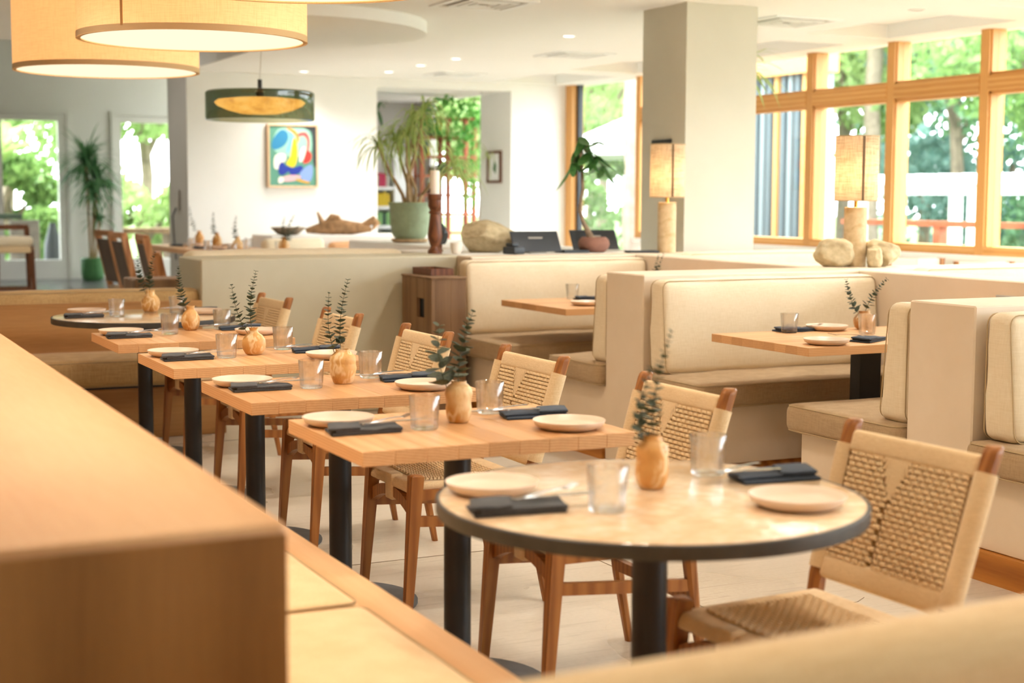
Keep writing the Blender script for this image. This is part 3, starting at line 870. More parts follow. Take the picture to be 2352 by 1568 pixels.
def sprig(label, base, tip, pairs, size, seed, each=True, group='eucalyptus sprigs in the vases', bend=.02):
    rr = random.Random(seed); base, tip = V(base), V(tip)
    d = tip - base; side = d.cross(V((.3, .7, .1))).normalized()
    P = lambda s: base + d * s + side * math.sin(s * PI) * bend
    t = thing('eucalyptus_sprig', label, 'sprig', base, 0, group)
    put('stem', MB().tube([P(i / 10) - base for i in range(11)], [.0016 - .001 * i / 10 for i in range(11)], 5), m_stem, t)
    bulk = MB()
    for i in range(pairs):
        s = .30 + .69 * (i / (pairs - 1)) ** .92; p = P(s) - base; ax = (P(min(1, s + .02)) - P(s - .02)).normalized()
        a0 = i * 1.35 + rr.uniform(-.3, .3); o1 = ax.orthogonal().normalized()
        sz = 1.28 * size * (1.08 - .72 * ((s - .3) / .7)) * rr.uniform(.85, 1.1)
        for q in (0, PI):
            out = Quaternion(ax, a0 + q + rr.uniform(-.25, .25)) @ o1; el = rr.uniform(.1, .55)
            xd = (out * math.cos(el) + ax * math.sin(el)).normalized(); yd = ax.cross(xd).normalized(); zd = xd.cross(yd)
            mt = Matrix((xd * sz, yd * sz * rr.uniform(.85, 1.05), zd * sz)).transposed().to_4x4(); mt.translation = p
            me = leaf_me[rr.randrange(3)]
            if each: link('leaf', me, t, mt)
            else: bulk.add([mt @ v.co for v in me.vertices], [tuple(f.vertices) for f in me.polygons])
    if not each: put('leaves', bulk, m_leaf, t, 0)['kind'] = 'stuff'
    return t


def vase(label, prof, mat, loc, group='ochre vases on the tables', wob=.0, seed=0):
    mb = MB().lathe(prof, 40)
    if wob: mb.map(lambda p: (p.x * (1 + wob * noise.noise(p * 26 + V((seed, 0, 0)))), p.y * (1 + wob * noise.noise(p * 26 + V((0, seed, 0)))), p.z))
    return solo('vase', mb, mat, label, 'vase', loc, R.uniform(0, 6), group, 60)


def rel(p, dx, dz, dy=0): return V(p) + rgt * dx + UP * dz + fwd * dy


vases = [((1.69, 2.765), 0, 'lumpy ochre vase on the front round table', [(.040, .226, 18, .021, .012, .012), (-.006, .15, 14, .021, -.02, -.008)]),
         ((1.70, 3.82), 1, 'gourd shaped ochre vase on the nearest square table', [(.040, .195, 15, .034, .01, .01), (-.055, .158, 9, .044, -.03, -.014)]),
         ((1.70, 4.78), 2, 'two-bellied ochre vase on the second square table', [(.018, .235, 17, .026, .01, .006), (-.045, .19, 13, .024, 0, -.012)]),
         ((1.69, 5.80), 3, 'round ochre vase with narrow neck on the third square table', [(.010, .225, 17, .025, .01, .004), (-.086, .17, 13, .026, 0, -.004)]),
         ((1.73, 6.98), 4, 'marbled bottle shaped ochre vase on the farthest square table', [(-.052, .185, 16, .028, 0, .0)]),
         ((1.815, 8.2), 5, 'bulbous ochre vase on the far round table', [(-.066, .18, 15, .03, 0, -.006), (.024, .205, 15, .03, .02, .008)])]
for i, ((x, y), pf, lb, sp) in enumerate(vases):
    vase(lb, VP[pf], m_vase[i % 3], (x, y, ZTb), wob=.05 if i in (0, 1) else .015, seed=i)
    tn = ('front round table', *TN, 'far round table')[i]
    hz = max(z for r, z in VP[pf])
    for j, (dx, dz, n, sz, dep, off) in enumerate(sp):
        mouth = V((x, y, ZTb + hz)); b = rel(V((x, y, ZTb + hz - .075)), -dx * .15 + off, 0)
        lab = 'dark green eucalyptus sprig in the vase on the %s' % tn
        if len(sp) == 2: lab = '%s eucalyptus sprig in the vase on the %s' % (('taller upright', 'shorter left-leaning')[j], tn)
        sprig(lab, b, rel(mouth, dx, dz, dep), n, sz, i * 10 + j)

# middle booth table setting
inst('plate', plate_m, (4.5, 5.78, ZTb), 0, 'far plate on the middle booth table by the cream back cushion', 'plate', 'cream plates on the tables')
inst('plate', plate_m, (4.06, 5.215, ZTb), 0, 'near plate on the middle booth table at its front edge', 'plate', 'cream plates on the tables')
inst('tumbler', glass_m, (4.25, 5.74, ZTb), 0, 'tumbler left of the far plate on the middle booth table', 'glass', 'clear tumblers on the tables')
inst('tumbler', glass_m, (4.545, 5.54, ZTb), 0, 'tumbler standing in front of the vase on the middle booth table', 'glass', 'clear tumblers on the tables')
inst('tumbler', glass_m, (4.95, 5.98 - .2, ZTb), 0, 'tumbler behind the vase on the middle booth table', 'glass', 'clear tumblers on the tables')
inst('napkin', nap_ms[3], (4.32, 5.80, ZTb), .1, 'dark napkin under the far tumbler on the middle booth table', 'napkin', 'folded napkins on the tables')
inst('napkin', nap_ms[3], (4.33, 5.27, ZTb), .5, 'dark blue napkin right of the near plate on the middle booth table', 'napkin', 'folded napkins on the tables')
inst('fork', fork_m, (4.40, 5.77, ZTb + .0235), .4, 'steel fork on the far napkin of the middle booth table', 'fork', 'forks on the napkins')
inst('fork', fork_m, (4.26, 5.31, ZTb + .0235), 2.3, 'steel fork beside the near plate on the middle booth table', 'fork', 'forks on the napkins')
vb = (4.69, 5.74, ZTb)
vase('round brown and cream drip glazed vase on the middle booth table', [(.03, 0), (.044, .012), (.053, .035), (.05, .055), (.036, .074), (.026, .08), (.028, .09), (.022, .09), (.02, .075), (.0005, .07)], m_vasew, vb)
sprig('eucalyptus sprig leaning left in the brown vase of the middle booth', rel((vb[0], vb[1], ZTb + .03), .012, 0), rel((vb[0], vb[1], ZTb + .09), -.092, .15), 14, .026, 71)
sprig('eucalyptus sprig leaning right in the brown vase of the middle booth', rel((vb[0], vb[1], ZTb + .03), -.012, 0), rel((vb[0], vb[1], ZTb + .09), .105, .155), 14, .026, 72)
# far booth table setting
inst('plate', plate_m, (4.24, 7.68, ZTb), 0, 'near plate on the far booth table', 'plate', 'cream plates on the tables')
inst('plate', plate_m, (4.63, 8.1, ZTb), 0, 'far plate on the far booth table, half hidden', 'plate', 'cream plates on the tables')
inst('tumbler', glass_m, (4.42, 8.2, ZTb), 0, 'tumbler on the far booth table', 'glass', 'clear tumblers on the tables')
inst('napkin', nap_ms[3], (4.5, 8.12, ZTb), .1, 'dark napkin beside the tumbler on the far booth table', 'napkin', 'folded napkins on the tables')
inst('fork', fork_m, (4.36, 7.62, ZTb + .001), 2.3, 'steel fork beside the near plate on the far booth table', 'fork', 'forks on the napkins')
vb = (4.98, 8.1, ZTb)
vase('ochre vase on the far booth table behind the half wall', VP[4], m_vase[0], vb)
sprig('eucalyptus sprig showing above the middle half wall', rel((vb[0], vb[1], ZTb + .04), 0, 0), rel((vb[0], vb[1], ZTb + .115), .0, .155), 12, .026, 81)
sprig('thinner eucalyptus sprig beside the other above the middle half wall', rel((vb[0], vb[1], ZTb + .04), 0, 0), rel((vb[0], vb[1], ZTb + .115), .032, .16), 12, .022, 82)

# ------------------------------------------------------------------ banquette on the left and the near bench
t = thing('banquette_ledge', 'long wooden ledge behind the left bench, blurred in the foreground', 'ledge', (.4, 5.4, 0))
put('ledge_back', MB().rbox(-.25, .222, -3.42, 3.75, 0, .92, .012, 3).map(lambda p: (p.x + (p.y + 3.42) * .009 * (1 if p.x > 0 else 0), p.y, p.z)), m_ledge, t)
put('shaded_end', MB().box(-.248, .218, -3.428, -3.421, .0, .905), m_end_shade, t, 0)  # sheet over the ledge end, its shade put into a darker brown
t = thing('banquette_bench', 'wooden seat box with wide wooden front edge along the tables', 'bench', (.95, 5.2, 0))
put('seat_box', MB().box(-.2, .285, -3.6, 3.3, 0, .385), m_ledge, t, 0)
put('front_edge', MB().rbox(.19, .305, -3.6, 3.3, .355, .45, .01, 2), m_ledge, t)
for i, (a, b, lb) in enumerate(((1.5, 3.05, 'cream bench seat cushion nearest the camera beside the ledge'), (3.07, 5.2, 'second cream bench seat cushion beside the ledge'), (5.22, 8.4, 'third cream bench seat cushion hidden behind the ledge'))):
    make_cushion('bench_cushion', (.935, (a + b) / 2, .435), (.40, b - a, .09), m_sand, lb, seed=40 + i, r=.03, group='bench seat cushions', bulge=(.003, .003, .012))
t = thing('bench_backboard', 'wooden back board of the near bench at the bottom right corner', 'bench', (1.6, 1.36, 0))
put('board', MB().rbox(-1.2, 1.2, -.055, -.01, 0, .765, .008, 2), m_ledge, t)
make_cushion('bench_cushion', (1.5, 1.44, .648), (2.3, .12, .39), m_sand, 'long sand coloured back cushion of the near bench, blurred at the bottom', rot=(0, 0, .03), seed=45, r=.055, pipe=None, bulge=(.003, .012, .004))
t = thing('corner_bench', 'wooden seat box of the near bench under the round table', 'bench', (1.7, 1.72, 0))
put('seat_box', MB().box(-.42, 1.0, -.18, .25, 0, .36), m_ledge, t, 0)

# far bench behind the round table
t = thing('far_bench', 'far bench with wooden plinth behind the far round table', 'bench', (1.4, 8.8, 0))
put('plinth', MB().rbox(-.8, .9, -.33, .17, 0, .29, .006, 1), m_plinth, t)
put('back_panel', MB().rbox(-.8, .9, .17, .4, 0, .74, .006, 1), m_plinth, t)
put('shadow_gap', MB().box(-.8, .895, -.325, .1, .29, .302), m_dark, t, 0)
make_cushion('bench_cushion', (1.45, 8.72, .378), (1.68, .56, .15), m_tan, 'tan seat cushion of the far bench', seed=50, r=.035)
make_cushion('bench_cushion', (1.45, 9.08, .62), (1.7, .15, .38), m_tan, 'long tan back cushion of the far bench', pipe='Y', seed=51, r=.05, bulge=(.002, .01, .006))

# brown cabinet with a tray
t = thing('reclaimed_cabinet', 'dark reclaimed wood cabinet against the low plaster wall', 'cabinet', (3.72, 8.6, 0))
n = 5
for k in range(3):
    x0, x1 = -.14 + k * .0, .135
for k in range(4):
    y0 = -.15 + k * .122; y1 = y0 + .12
    mb = MB()
    if k == 1: mb.rbox(-.14, -.115, y0, y1, 0, .62, .002, 1).rbox(-.14, -.115, y0, y1, .74, .865, .002, 1)
    else: mb.rbox(-.14, -.115, y0, y1, 0, .865, .002, 1)
    put('board', mb, m_walnut, t)
for k in range(2): put('board', MB().rbox(-.115 + k * .103, -.012 + k * .103, -.15, -.125, 0, .865, .002, 1), m_walnut, t)
put('cabinet_top', MB().rbox(-.145, .095, -.155, .34, .865, .877, .003, 1), m_walnut, t)
put('slot', MB().box(-.11, -.105, -.03, .1, .6, .76), m_dark, t, 0)
put('cabinet_body', MB().box(-.104, .09, -.124, .335, 0, .864), m_walnut, t, 0)
tr = thing('wooden_tray', 'small wooden tray standing on the dark cabinet', 'tray', (3.735, 8.78, .878))
put('tray_base', MB().box(-.075, .07, -.13, .15, 0, .008), m_turn, tr, 0)
for q in ((-.08, -.07, -.14, .16), (.065, .075, -.14, .16), (-.07, .065, -.14, -.13), (-.07, .065, .15, .16)): put('tray_side', MB().box(q[0], q[1], q[2], q[3], 0, .042), m_turn, tr, 0)


# ------------------------------------------------------------------ lamps on the half walls
def table_lamp(label, loc, r, h, rs, hs, mat, seam):
    t = thing('table_lamp', label, 'lamp', loc, 0, 'stone table lamps with linen shades')
    put('lamp_base', MB().lathe([(r - .003, 0), (r, .003), (r, h - .004), (r - .004, h)], 40), mat, t)
    put('neck', MB().lathe([(.012, h), (.012, h + .07)], 16), m_brass, t)
    z0 = h + .035
    ls = put('lamp_shade', MB().lathe([(rs, z0), (rs, z0 + hs), (rs - .003, z0 + hs), (rs - .003, z0)], 56, close=False), m_shade, t)
    a = seam; sm = MB()
    for i in range(2):
        pass
    ca, sa = math.cos(a), math.sin(a)
    sm.beam((rs * ca * 1.004, rs * sa * 1.004, z0), (rs * ca * 1.004, rs * sa * 1.004, z0 + hs), .014, .003, (ca, sa, 0))
    put('shade_seam', sm, m_seamd, ls, 0)
    for z in (z0, z0 + hs):
        put('shade_ring', MB().loop([((rs + .001) * math.cos(2 * PI * i / 40), (rs + .001) * math.sin(2 * PI * i / 40), z) for i in range(40)], .003, 5), m_pipe, ls, 0)
    put('bulb', ico(1, 2, lambda p: (p.x * .03, p.y * .03, p.z * .04 + z0 + hs * .38)), m_bulb, t)
    return t


m_seamd = plain('shade_seam_dark', '6e5b44', .9)
m_bulb = emit('bulb_glow', (1, .80, .58), 34.)
table_lamp('travertine table lamp with linen shade beside the column', (5.59, 8.99, ZT), .064, .35, .120, .366, m_trav, math.atan2(-.965, -.247))
table_lamp('sandstone table lamp with linen shade among three rocks', (5.475, 6.80, ZT), .063, .335, .121, .36, m_trav, math.atan2(-.93, -.357))


def rock(label, loc, sx, sy, sz, seed, name='rock', mat=None, rz=0, cuts=9, rough=1., taper=0):
    rr = random.Random(seed); pl = []
    for i in range(cuts):
        d = V((rr.gauss(0, 1), rr.gauss(0, 1), rr.gauss(0, .8))).normalized(); pl.append((d, rr.uniform(.62, .86)))

    def fn(p):
        q = p.copy()
        for d, h in pl:
            e = q.dot(d) - h
            if e > 0: q -= d * e * .88
        n1 = noise.noise(p * 1.3 + V((seed * 3.1, 0, 0))); n2 = noise.noise(p * 3.5 + V((0, seed * 2.3, 0))); n3 = noise.noise(V((p.x * 3, p.y * 3, p.z * 14)) + V((seed, seed, 0)))
        q *= 1 + rough * (.10 * n1 + .05 * n2 + .018 * n3)
        k = 1 - taper * max(0, q.x)
        return (q.x * sx / 2, q.y * sy / 2 * k, max(-.82, q.z * k) * sz / 1.7 + sz * .482)
    mb = ico(1, 5, fn); return solo(name, mb, mat or m_rock, label, 'rock', loc, rz, None, 50)


rock('layered pale rock left of the sandstone lamp', (5.335, 6.80, ZT), .23, .18, .155, 3, rz=-.5)
rock('small upright pale rock in front of the sandstone lamp', (5.508, 6.665, ZT), .105, .09, .125, 5, rz=-.4)
rock('blocky pale rock right of the sandstone lamp', (5.615, 6.725, ZT), .20, .15, .155, 8, rz=-.5)
rock('large veined boulder on the white counter', (4.43, 9.48, ZT), .46, .28, .205, 12, name='boulder', rz=-.44, cuts=3, rough=.8, taper=.35)
rock('small black rock beside the large boulder', (4.185, 9.72, ZT + .05), .13, .12, .14, 15, name='black_rock', mat=m_dark)
solo('rock_stand', MB().lathe([(.022, 0), (.012, .02), (.014, .06)], 16), m_turn, 'little wooden stand under the black rock', 'stand', (4.185, 9.72, ZT))

# counter things
t = thing('candlestick', 'tall turned wooden candlestick on the counter', 'candlestick', (3.99, 9.36, ZT))
put('turned_post', MB().lathe([(.048, 0), (.048, .02), (.036, .035), (.03, .05), (.036, .065), (.043, .085), (.05, .12), (.045, .17), (.037, .24), (.034, .265), (.042, .272), (.042, .282), (.033, .29), (.04, .305), (.047, .32), (.045, .36), (.049, .365), (.049, .40)], 28), m_turn, t)
solo('pillar_candle', MB().lathe([(.032, 0), (.032, .155), (.028, .158)], 24).tube([(0, 0, .157), (0, 0, .17)], .002, 5), m_candle, 'white pillar candle on the turned candlestick', 'candle', (3.99, 9.36, ZT + .40))
t = thing('cup', 'small off-white cup on the counter before the boulder', 'cup', (4.12, 9.30, ZT))
put('cup_body', MB().lathe([(.025, 0), (.034, .012), (.04, .045), (.041, .075), (.038, .075), (.034, .02), (.0005, .012)], 28), m_cup, t)
put('handle', MB().tube([(.038 + .018 * math.sin(a * PI / 6), 0, .02 + .04 * a / 6) for a in range(7)], .004, 6), m_cup, t)


def tablet(label, loc, rz, stand=True):
    t = thing('tablet_terminal', label, 'tablet', loc, rz); t.scale = (1.3, 1.0, 1.0)
    c, s = math.cos(.95), math.sin(.95)
    fn = lambda p: (p.x, p.z * c * -1 + p.y, p.z * s + .01)
    put('screen_housing', MB().rbox(-.135, .135, -.008, .008, 0, .17, .006, 2).map(fn), m_dark, t)
    put('stand_foot', MB().rbox(-.05, .05, -.12, -.0, 0, .012, .004, 1).add([(-.03, -.1, .01), (.03, -.1, .01), (.04, -.06, .11), (-.04, -.06, .11), (-.03, -.085, .01), (.03, -.085, .01), (.04, -.05, .11), (-.04, -.05, .11)], [(0, 1, 2, 3), (7, 6, 5, 4), (0, 4, 5, 1), (1, 5, 6, 2), (2, 6, 7, 3), (3, 7, 4, 0)]), m_grey, t)
    return t


tablet('black point of sale tablet beside the boulder, back turned', (4.68, 9.18, ZT), PI - .1)
tablet('black point of sale tablet behind the plum pot, back turned', (5.27, 9.42, ZT), PI - .15)
solo('card_reader', MB().rbox(-.05, .05, -.06, .06, 0, .05, .01, 2).rbox(-.03, .03, -.02, .05, .05, .075, .008, 2), m_dark, 'black card reader left of the tablet by the boulder', 'card reader', (4.47, 9.13, ZT), .3)
solo('menu_folder', MB().rbox(-.1, .1, -.08, .08, 0, .018, .004, 1), m_dark, 'flat black folder left of the plum pot', 'folder', (4.98, 9.25, ZT))
solo('black_tray', MB().rbox(-.12, .1, -.06, .06, 0, .016, .004, 1), m_dark, 'flat black tray left of the travertine lamp', 'tray', (5.42, 9.02, ZT), -.2)


def blade(mb, p0, d, L, w, droop, n=5):
    d = V(d).normalized(); p = V(p0); pts = [p.copy()]
    for i in range(n):
        p = p + d * (L / n); pts.append(p.copy()); d = (d + V((0, 0, -droop / n))).normalized()
    o = len(mb.v)
    for i, q in enumerate(pts):
        t = (pts[min(i + 1, n)] - pts[max(i - 1, 0)]).normalized(); sd = t.cross(UP)
        sd = sd.normalized() if sd.length > 1e-4 else V((1, 0, 0)); k = i / n
        ww = w * (math.sin(PI * min(1, .18 + .82 * k)) ** .7) * .5 if i < n else .0004
        mb.v += [q - sd * ww, q + sd * ww]
    for i in range(n): mb.f.append((o + 2 * i, o + 2 * i + 1, o + 2 * i + 3, o + 2 * i + 2)); mb.mi.append(0)


def rosette(mb, c, n, L, w, droop, rr, up=.9, spread=1.):
    for i in range(n):
        a = rr.uniform(0, 2 * PI); e = rr.uniform(-.25, 1.35) if up < 1 else rr.uniform(.2, 1.4)
        d = V((math.cos(a) * math.cos(e) * spread, math.sin(a) * math.cos(e) * spread, math.sin(e)))
        blade(mb, c, d, L * rr.uniform(.7, 1.1), w, droop * rr.uniform(.7, 1.3))


# plum pot with its twisted little tree: every big leaf is its own part
pp = V((5.165, 9.27, ZT))
t = thing('potted_tree', 'small twisted tree with hanging leaves in a plum clay pot', 'plant', pp)
put('pot', MB().lathe([(.07, 0), (.1, .02), (.112, .055), (.105, .085), (.085, .105), (.08, .105), (.07, .09), (.0005, .088)], 32), m_terra, t)
tk = [rel((0, 0, 0), dx, dz) for dx, dz in ((-.02, .09), (-.035, .13), (-.075, .21), (-.1, .29), (-.092, .37), (-.08, .44), (-.085, .52), (-.09, .60), (-.1, .69), (-.085, .80))]
put('trunk', MB().tube(tk, [.034, .022, .015, .013, .0125, .012, .011, .010, .008, .005], 8), m_bark2, t)
LM = MB(); blade(LM, (0, 0, 0), (1, 0, .12), 1, .3, .35, 7); leaf_big = LM.mesh('leaf', m_leafm, 60)
rr = random.Random(4); bunch = [(-.115, .72, 5), (-.05, .69, 4), (-.15, .62, 4), (.02, .67, 5), (.06, .60, 4), (-.09, .80, 4), (.03, .77, 3)]
for dx, dz, k in bunch:
    c = rel((0, 0, 0), dx, dz); put('twig', MB().tube([tk[-2], (tk[-2] + c) / 2 + V((0, 0, .03)), c], .004, 5), m_stem, t)
    for i in range(k):
        a = rr.uniform(0, 2 * PI); e = rr.uniform(-1.1, -.2); L = rr.uniform(.16, .25)
        xd = V((math.cos(a) * math.cos(e), math.sin(a) * math.cos(e), math.sin(e))); yd = xd.cross(UP).normalized(); zd = xd.cross(yd)
        mt = Matrix((xd * L, yd * L, zd * L)).transposed().to_4x4(); mt.translation = c; link('leaf', leaf_big, t, mt)

# sage pot with pale grassy plant
pp = V((4.62, 11.25, ZT)); pp = V((4.78, 11.75, ZT))
t = thing('potted_plant', 'multi-stemmed plant with drooping pale blades in a sage pot', 'plant', pp)
put('pot', MB().lathe([(.12, .03), (.15, .07), (.165, .16), (.172, .315), (.18, .318), (.18, .335), (.165, .335), (.16, .29), (.0005, .28)], 40), m_pot, t)
put('saucer', MB().lathe([(.13, 0), (.15, .008), (.155, .03), (.12, .03)], 32), m_bark, t)
fo = MB(); rr = random.Random(9)
for (dx0, pth) in ((-.03, [(-.06, .5), (-.16, .72), (-.26, 1.0)]), (-.02, [(-.02, .6), (-.06, .8), (-.12, 1.05)]), (.0, [(-.01, .6), (0, .9), (.03, 1.22)]), (.04, [(.05, .55), (-.02, .8), (-.02, 1.1)]), (.06, [(.1, .5), (.2, .64), (.36, .78)]), (.02, [(.0, .7), (.06, 1.0), (.12, 1.35)])):
    pts = [rel((0, 0, .28), dx0, 0)] + [rel((0, 0, 0), a, b * .80, rr.uniform(-.1, .1)) for a, b in pth]
    put('trunk', MB().tube(pts, [.02, .016, .013, .01], 7), m_bark, t)
    rosette(fo, pts[-1], 40, .42, .017, 3.0, rr)
put('foliage', fo, m_leafy, t, 0)['kind'] = 'stuff'

# driftwood, bowl, pillow on the far ledge
m = MB(); rr = random.Random(5)
def rough(pts, rad, s=.25):
    k = len(m.v); m.tube(pts, rad, 12)
    m.map(lambda p: p + V((noise.noise(p * 14), noise.noise(p * 14 + V((5, 0, 0))), noise.noise(p * 14 + V((0, 9, 0))))) * .03, k)
rough([rel((0, 0, 0), x, z) for x, z in ((-.36, .03), (-.2, .05), (-.05, .07), (.1, .06), (.25, .055), (.36, .05))], [.02, .05, .07, .065, .05, .02])
rough([rel((0, 0, 0), x, z) for x, z in ((-.16, .07), (-.2, .13), (-.235, .215))], [.05, .03, .014])
rough([rel((0, 0, 0), x, z) for x, z in ((-.14, .08), (-.08, .16), (-.02, .15), (.04, .08))], [.05, .045, .04, .03])
rough([rel((0, 0, 0), x, z) for x, z in ((.2, .05), (.3, .1), (.38, .14), (.42, .1), (.37, .06))], [.04, .035, .05, .04, .02])
solo('driftwood', m, m_drift, 'gnarled driftwood root lying on the white ledge', 'driftwood', (5.27, 14.9, .975))
bpy.data.objects['driftwood'].scale = (.95, .95, 1.1)
solo('wooden_bowl', MB().lathe([(.07, 0), (.1, .01), (.15, .055), (.158, .07), (.15, .07), (.1, .025), (.0005, .02)], 36), m_bark2, 'shallow dark wooden bowl on the white ledge', 'bowl', (4.70, 14.85, .971))
bpy.data.objects['wooden_bowl'].scale = (1.12, 1.12, 1.12)
make_cushion('pillow', (4.62, 14.42, .80), (.66, .14, .3), m_linen, 'pale pillow leaning on the white ledge', 'pillow', rot=(-.25, 0, .1), pipe=None, seed=60, r=.06, bulge=(0, .04, 0))
make_cushion('back_cushion', (5.42, 14.44, .80), (.84, .12, .22), fabric('peach_linen', 'e9b88c', 'd9a274', 200), 'peach back cushion below the driftwood ledge', pipe=None, seed=61, r=.05)
make_cushion('back_cushion', (3.1, 9.64, .78), (1.5, .2, .46), m_linen, 'long cream back cushion rising behind the low plaster wall', pipe=None, seed=62, r=.06)


# ------------------------------------------------------------------ pendants
def drum(label, x, y, r=.538, z=2.10, h=.52):
    t = thing('drum_pendant', label, 'pendant lamp', (x, y, z), 0, 'fabric drum pendants over the tables')
    ls = put('lamp_shade', MB().lathe([(r, .0), (r, h), (r - .004, h), (r - .004, .0)], 96, close=False), m_drum, t)
    put('bottom_trim', MB().lathe([(r + .002, 0), (r + .002, .028), (r + .0005, .028), (r + .0005, .001), (r - .02, .001), (r - .02, 0)], 96, close=False), m_trimc, ls)
    put('diffuser', MB().lathe([(.0005, .012), (r - .019, .012), (r - .019, .006), (.0005, .006)], 96, close=False), m_diff, t)
    a = math.atan2(-.651, -.759) + (0 if y == 7.2 else 2.5); ca, sa = math.cos(a), math.sin(a)
    put('shade_seam', MB().beam((ca * (r + .0015), sa * (r + .0015), .02), (ca * (r + .0015), sa * (r + .0015), h), .012, .003, (ca, sa, 0)), m_seam, ls, 0)
    put('stem', MB().lathe([(.012, h * .3), (.012, CZ - z)], 12), m_brass, t)
    for k in range(3):
        b = k * 2 * PI / 3; put('spider_arm', MB().beam((0, 0, h * .9), (math.cos(b) * r, math.sin(b) * r, h * .9), .01, .006), m_brass, t, 0)
    return t


m_trimc = plain('shade_trim', 'd0b288', .9, .2)
m_seam = plain('shade_seam_cloth', 'b98a58', .9, .2)
drum('large drum pendant in front, whole lit underside visible', 1.82, 7.2)
drum('drum pendant behind the front one, at the left', 1.81, 9.22)
drum('drum pendant whose lower rim only enters at the top edge', 1.66, 5.10)
drum('drum pendant hung over the front round table above the frame', 1.2, 3.2)
drum('drum pendant hung over the foreground ledge above the frame', .2, 1.6)

t = thing('glass_pendant', 'smoky green glass pendant with glowing gold core', 'pendant lamp', (3.26, 10.95, 1.925))
put('glass_drum', MB().lathe([(.36, 0), (.395, .0), (.40, .006), (.40, .20), (.385, .212), (.04, .214)], 72, close=False), m_green, t)
gd = MB().lathe([(.0005, .05), (.14, .05), (.24, .075), (.31, .105), (.335, .13), (.31, .15), (.2, .163), (.0005, .165)], 64, close=False)
gd.map(lambda p: p * (1 + (.03 * noise.noise(p * 16))) if p.z < .12 else p)
put('gold_disc', gd, m_gold, t)
put('socket', MB().lathe([(.03, .165), (.03, .21), (.016, .215), (.016, .30)], 20), m_black, t)
put('cord', MB().tube([(0, 0, .30), (.012, -.005, .5), (.03, -.01, .62), (.035, -.01, .80)], .004, 6), plain('cord_white', 'd9d9d6', .6), t)

# downlights, some of them added as fill, and vents
def spot(t, e, c, size=2.5):
    L = bpy.data.lights.new('spot', 'SPOT'); L.energy = e; L.color = c; L.spot_size = size; L.spot_blend = .8; L.shadow_soft_size = .12
    lo = bpy.data.objects.new('spot', L); COL.objects.link(lo); lo.parent = t; lo.location = (0, 0, -.02)


for i, (x, y, z) in enumerate(((4.5, 2.0, CZ), (6.2, 3.6, CZ), (4.6, 5.6, CZ), (6.2, 7.0, CZ), (7.6, 5.2, CZ), (7.6, 8.8, CZ), (4.5, 8.0, CZ), (2.0, 12.6, CZ), (2.6, 17.0, 3.8), (3.2, 21.5, 3.8), (5.6, 21.5, 3.8))):  # unseen lamps added to brighten the room, shaped like the ceiling downlights
    t = thing('downlight', 'added white fill light in the ceiling outside the picture or behind the pendants', 'downlight', (x, y, z), 0, 'added white fill lights above the picture')
    put('trim_ring', MB().lathe([(.05, -.004), (.065, -.004), (.065, .0), (.05, 0)], 24, close=False), m_ceil, t); spot(t, 50 if y > 12 else 30, (1, .96, .90), 2.6)
for i, (x, y) in enumerate(((.35, 2.9), (.55, 4.6), (.6, 6.6), (2.3, 3.9), (2.5, 6.0), (2.2, 2.0))):  # unseen warm lamps added to brighten the ledge and table tops
    t = thing('downlight', 'added warm fill light over the bench and table row, above the picture', 'downlight', (x, y, CZ), 0, 'added warm fill lights above the picture')
    put('trim_ring', MB().lathe([(.05, -.004), (.065, -.004), (.065, .0), (.05, 0)], 24, close=False), m_ceil, t)
    spot(t, 36 if x < 1 else 25, (1, .88, .73), 2.3)
for i, (x, y) in enumerate(((6.21, 11.62), (6.22, 14.05), (6.2, 14.93), (6.21, 15.88), (5.36, 16.3))):
    t = thing('downlight', 'small recessed ceiling downlight, %s' % ('nearest one, left of the column', 'third from the column', 'fourth from the column', 'over the library opening', 'above the painting wall')[i], 'downlight', (x, y, CZ), 0, 'recessed downlights')
    put('trim_ring', MB().lathe([(.05, -.004), (.065, -.004), (.065, .0), (.05, 0)], 24, close=False), m_ceil, t)
    put('lens', MB().lathe([(.0005, -.002), (.05, -.002)], 24, close=False), m_spot, t); spot(t, 20, (1, .95, .88))
for i, (x, y, s, lb) in enumerate(((4.62, 9.95, .30, 'square ceiling vent at the top edge of the picture'), (7.05, 13.07, .30, 'square ceiling vent left of the column'), (6.98, 15.79, .28, 'square ceiling vent over the library opening'), (7.2, 9.85, .32, 'square ceiling vent right of the column'))):
    t = thing('ceiling_vent', lb, 'vent', (x, y, CZ), 0, 'square ceiling vents')
    put('frame', MB().box(-s, s, -s, -s + .05, -.012, -.0005).box(-s, s, s - .05, s, -.012, -.0005).box(-s, -s + .05, -s + .05, s - .05, -.012, -.0005).box(s - .05, s, -s + .05, s - .05, -.012, -.0005), m_wpaint, t, 0)
    for k in range(1, 4):
        q = s * (.86 - k * .2); w = .03
        put('louver', MB().box(-q, q, -q, -q + w, -.016, -.008).box(-q, q, q - w, q, -.016, -.008).box(-q, -q + w, -q + w, q - w, -.016, -.008).box(q - w, q, -q + w, q - w, -.016, -.008), m_wpaint, t, 0)
    put('backing', MB().box(-s + .05, s - .05, -s + .05, s - .05, -.003, -.001), m_grey, t, 0)

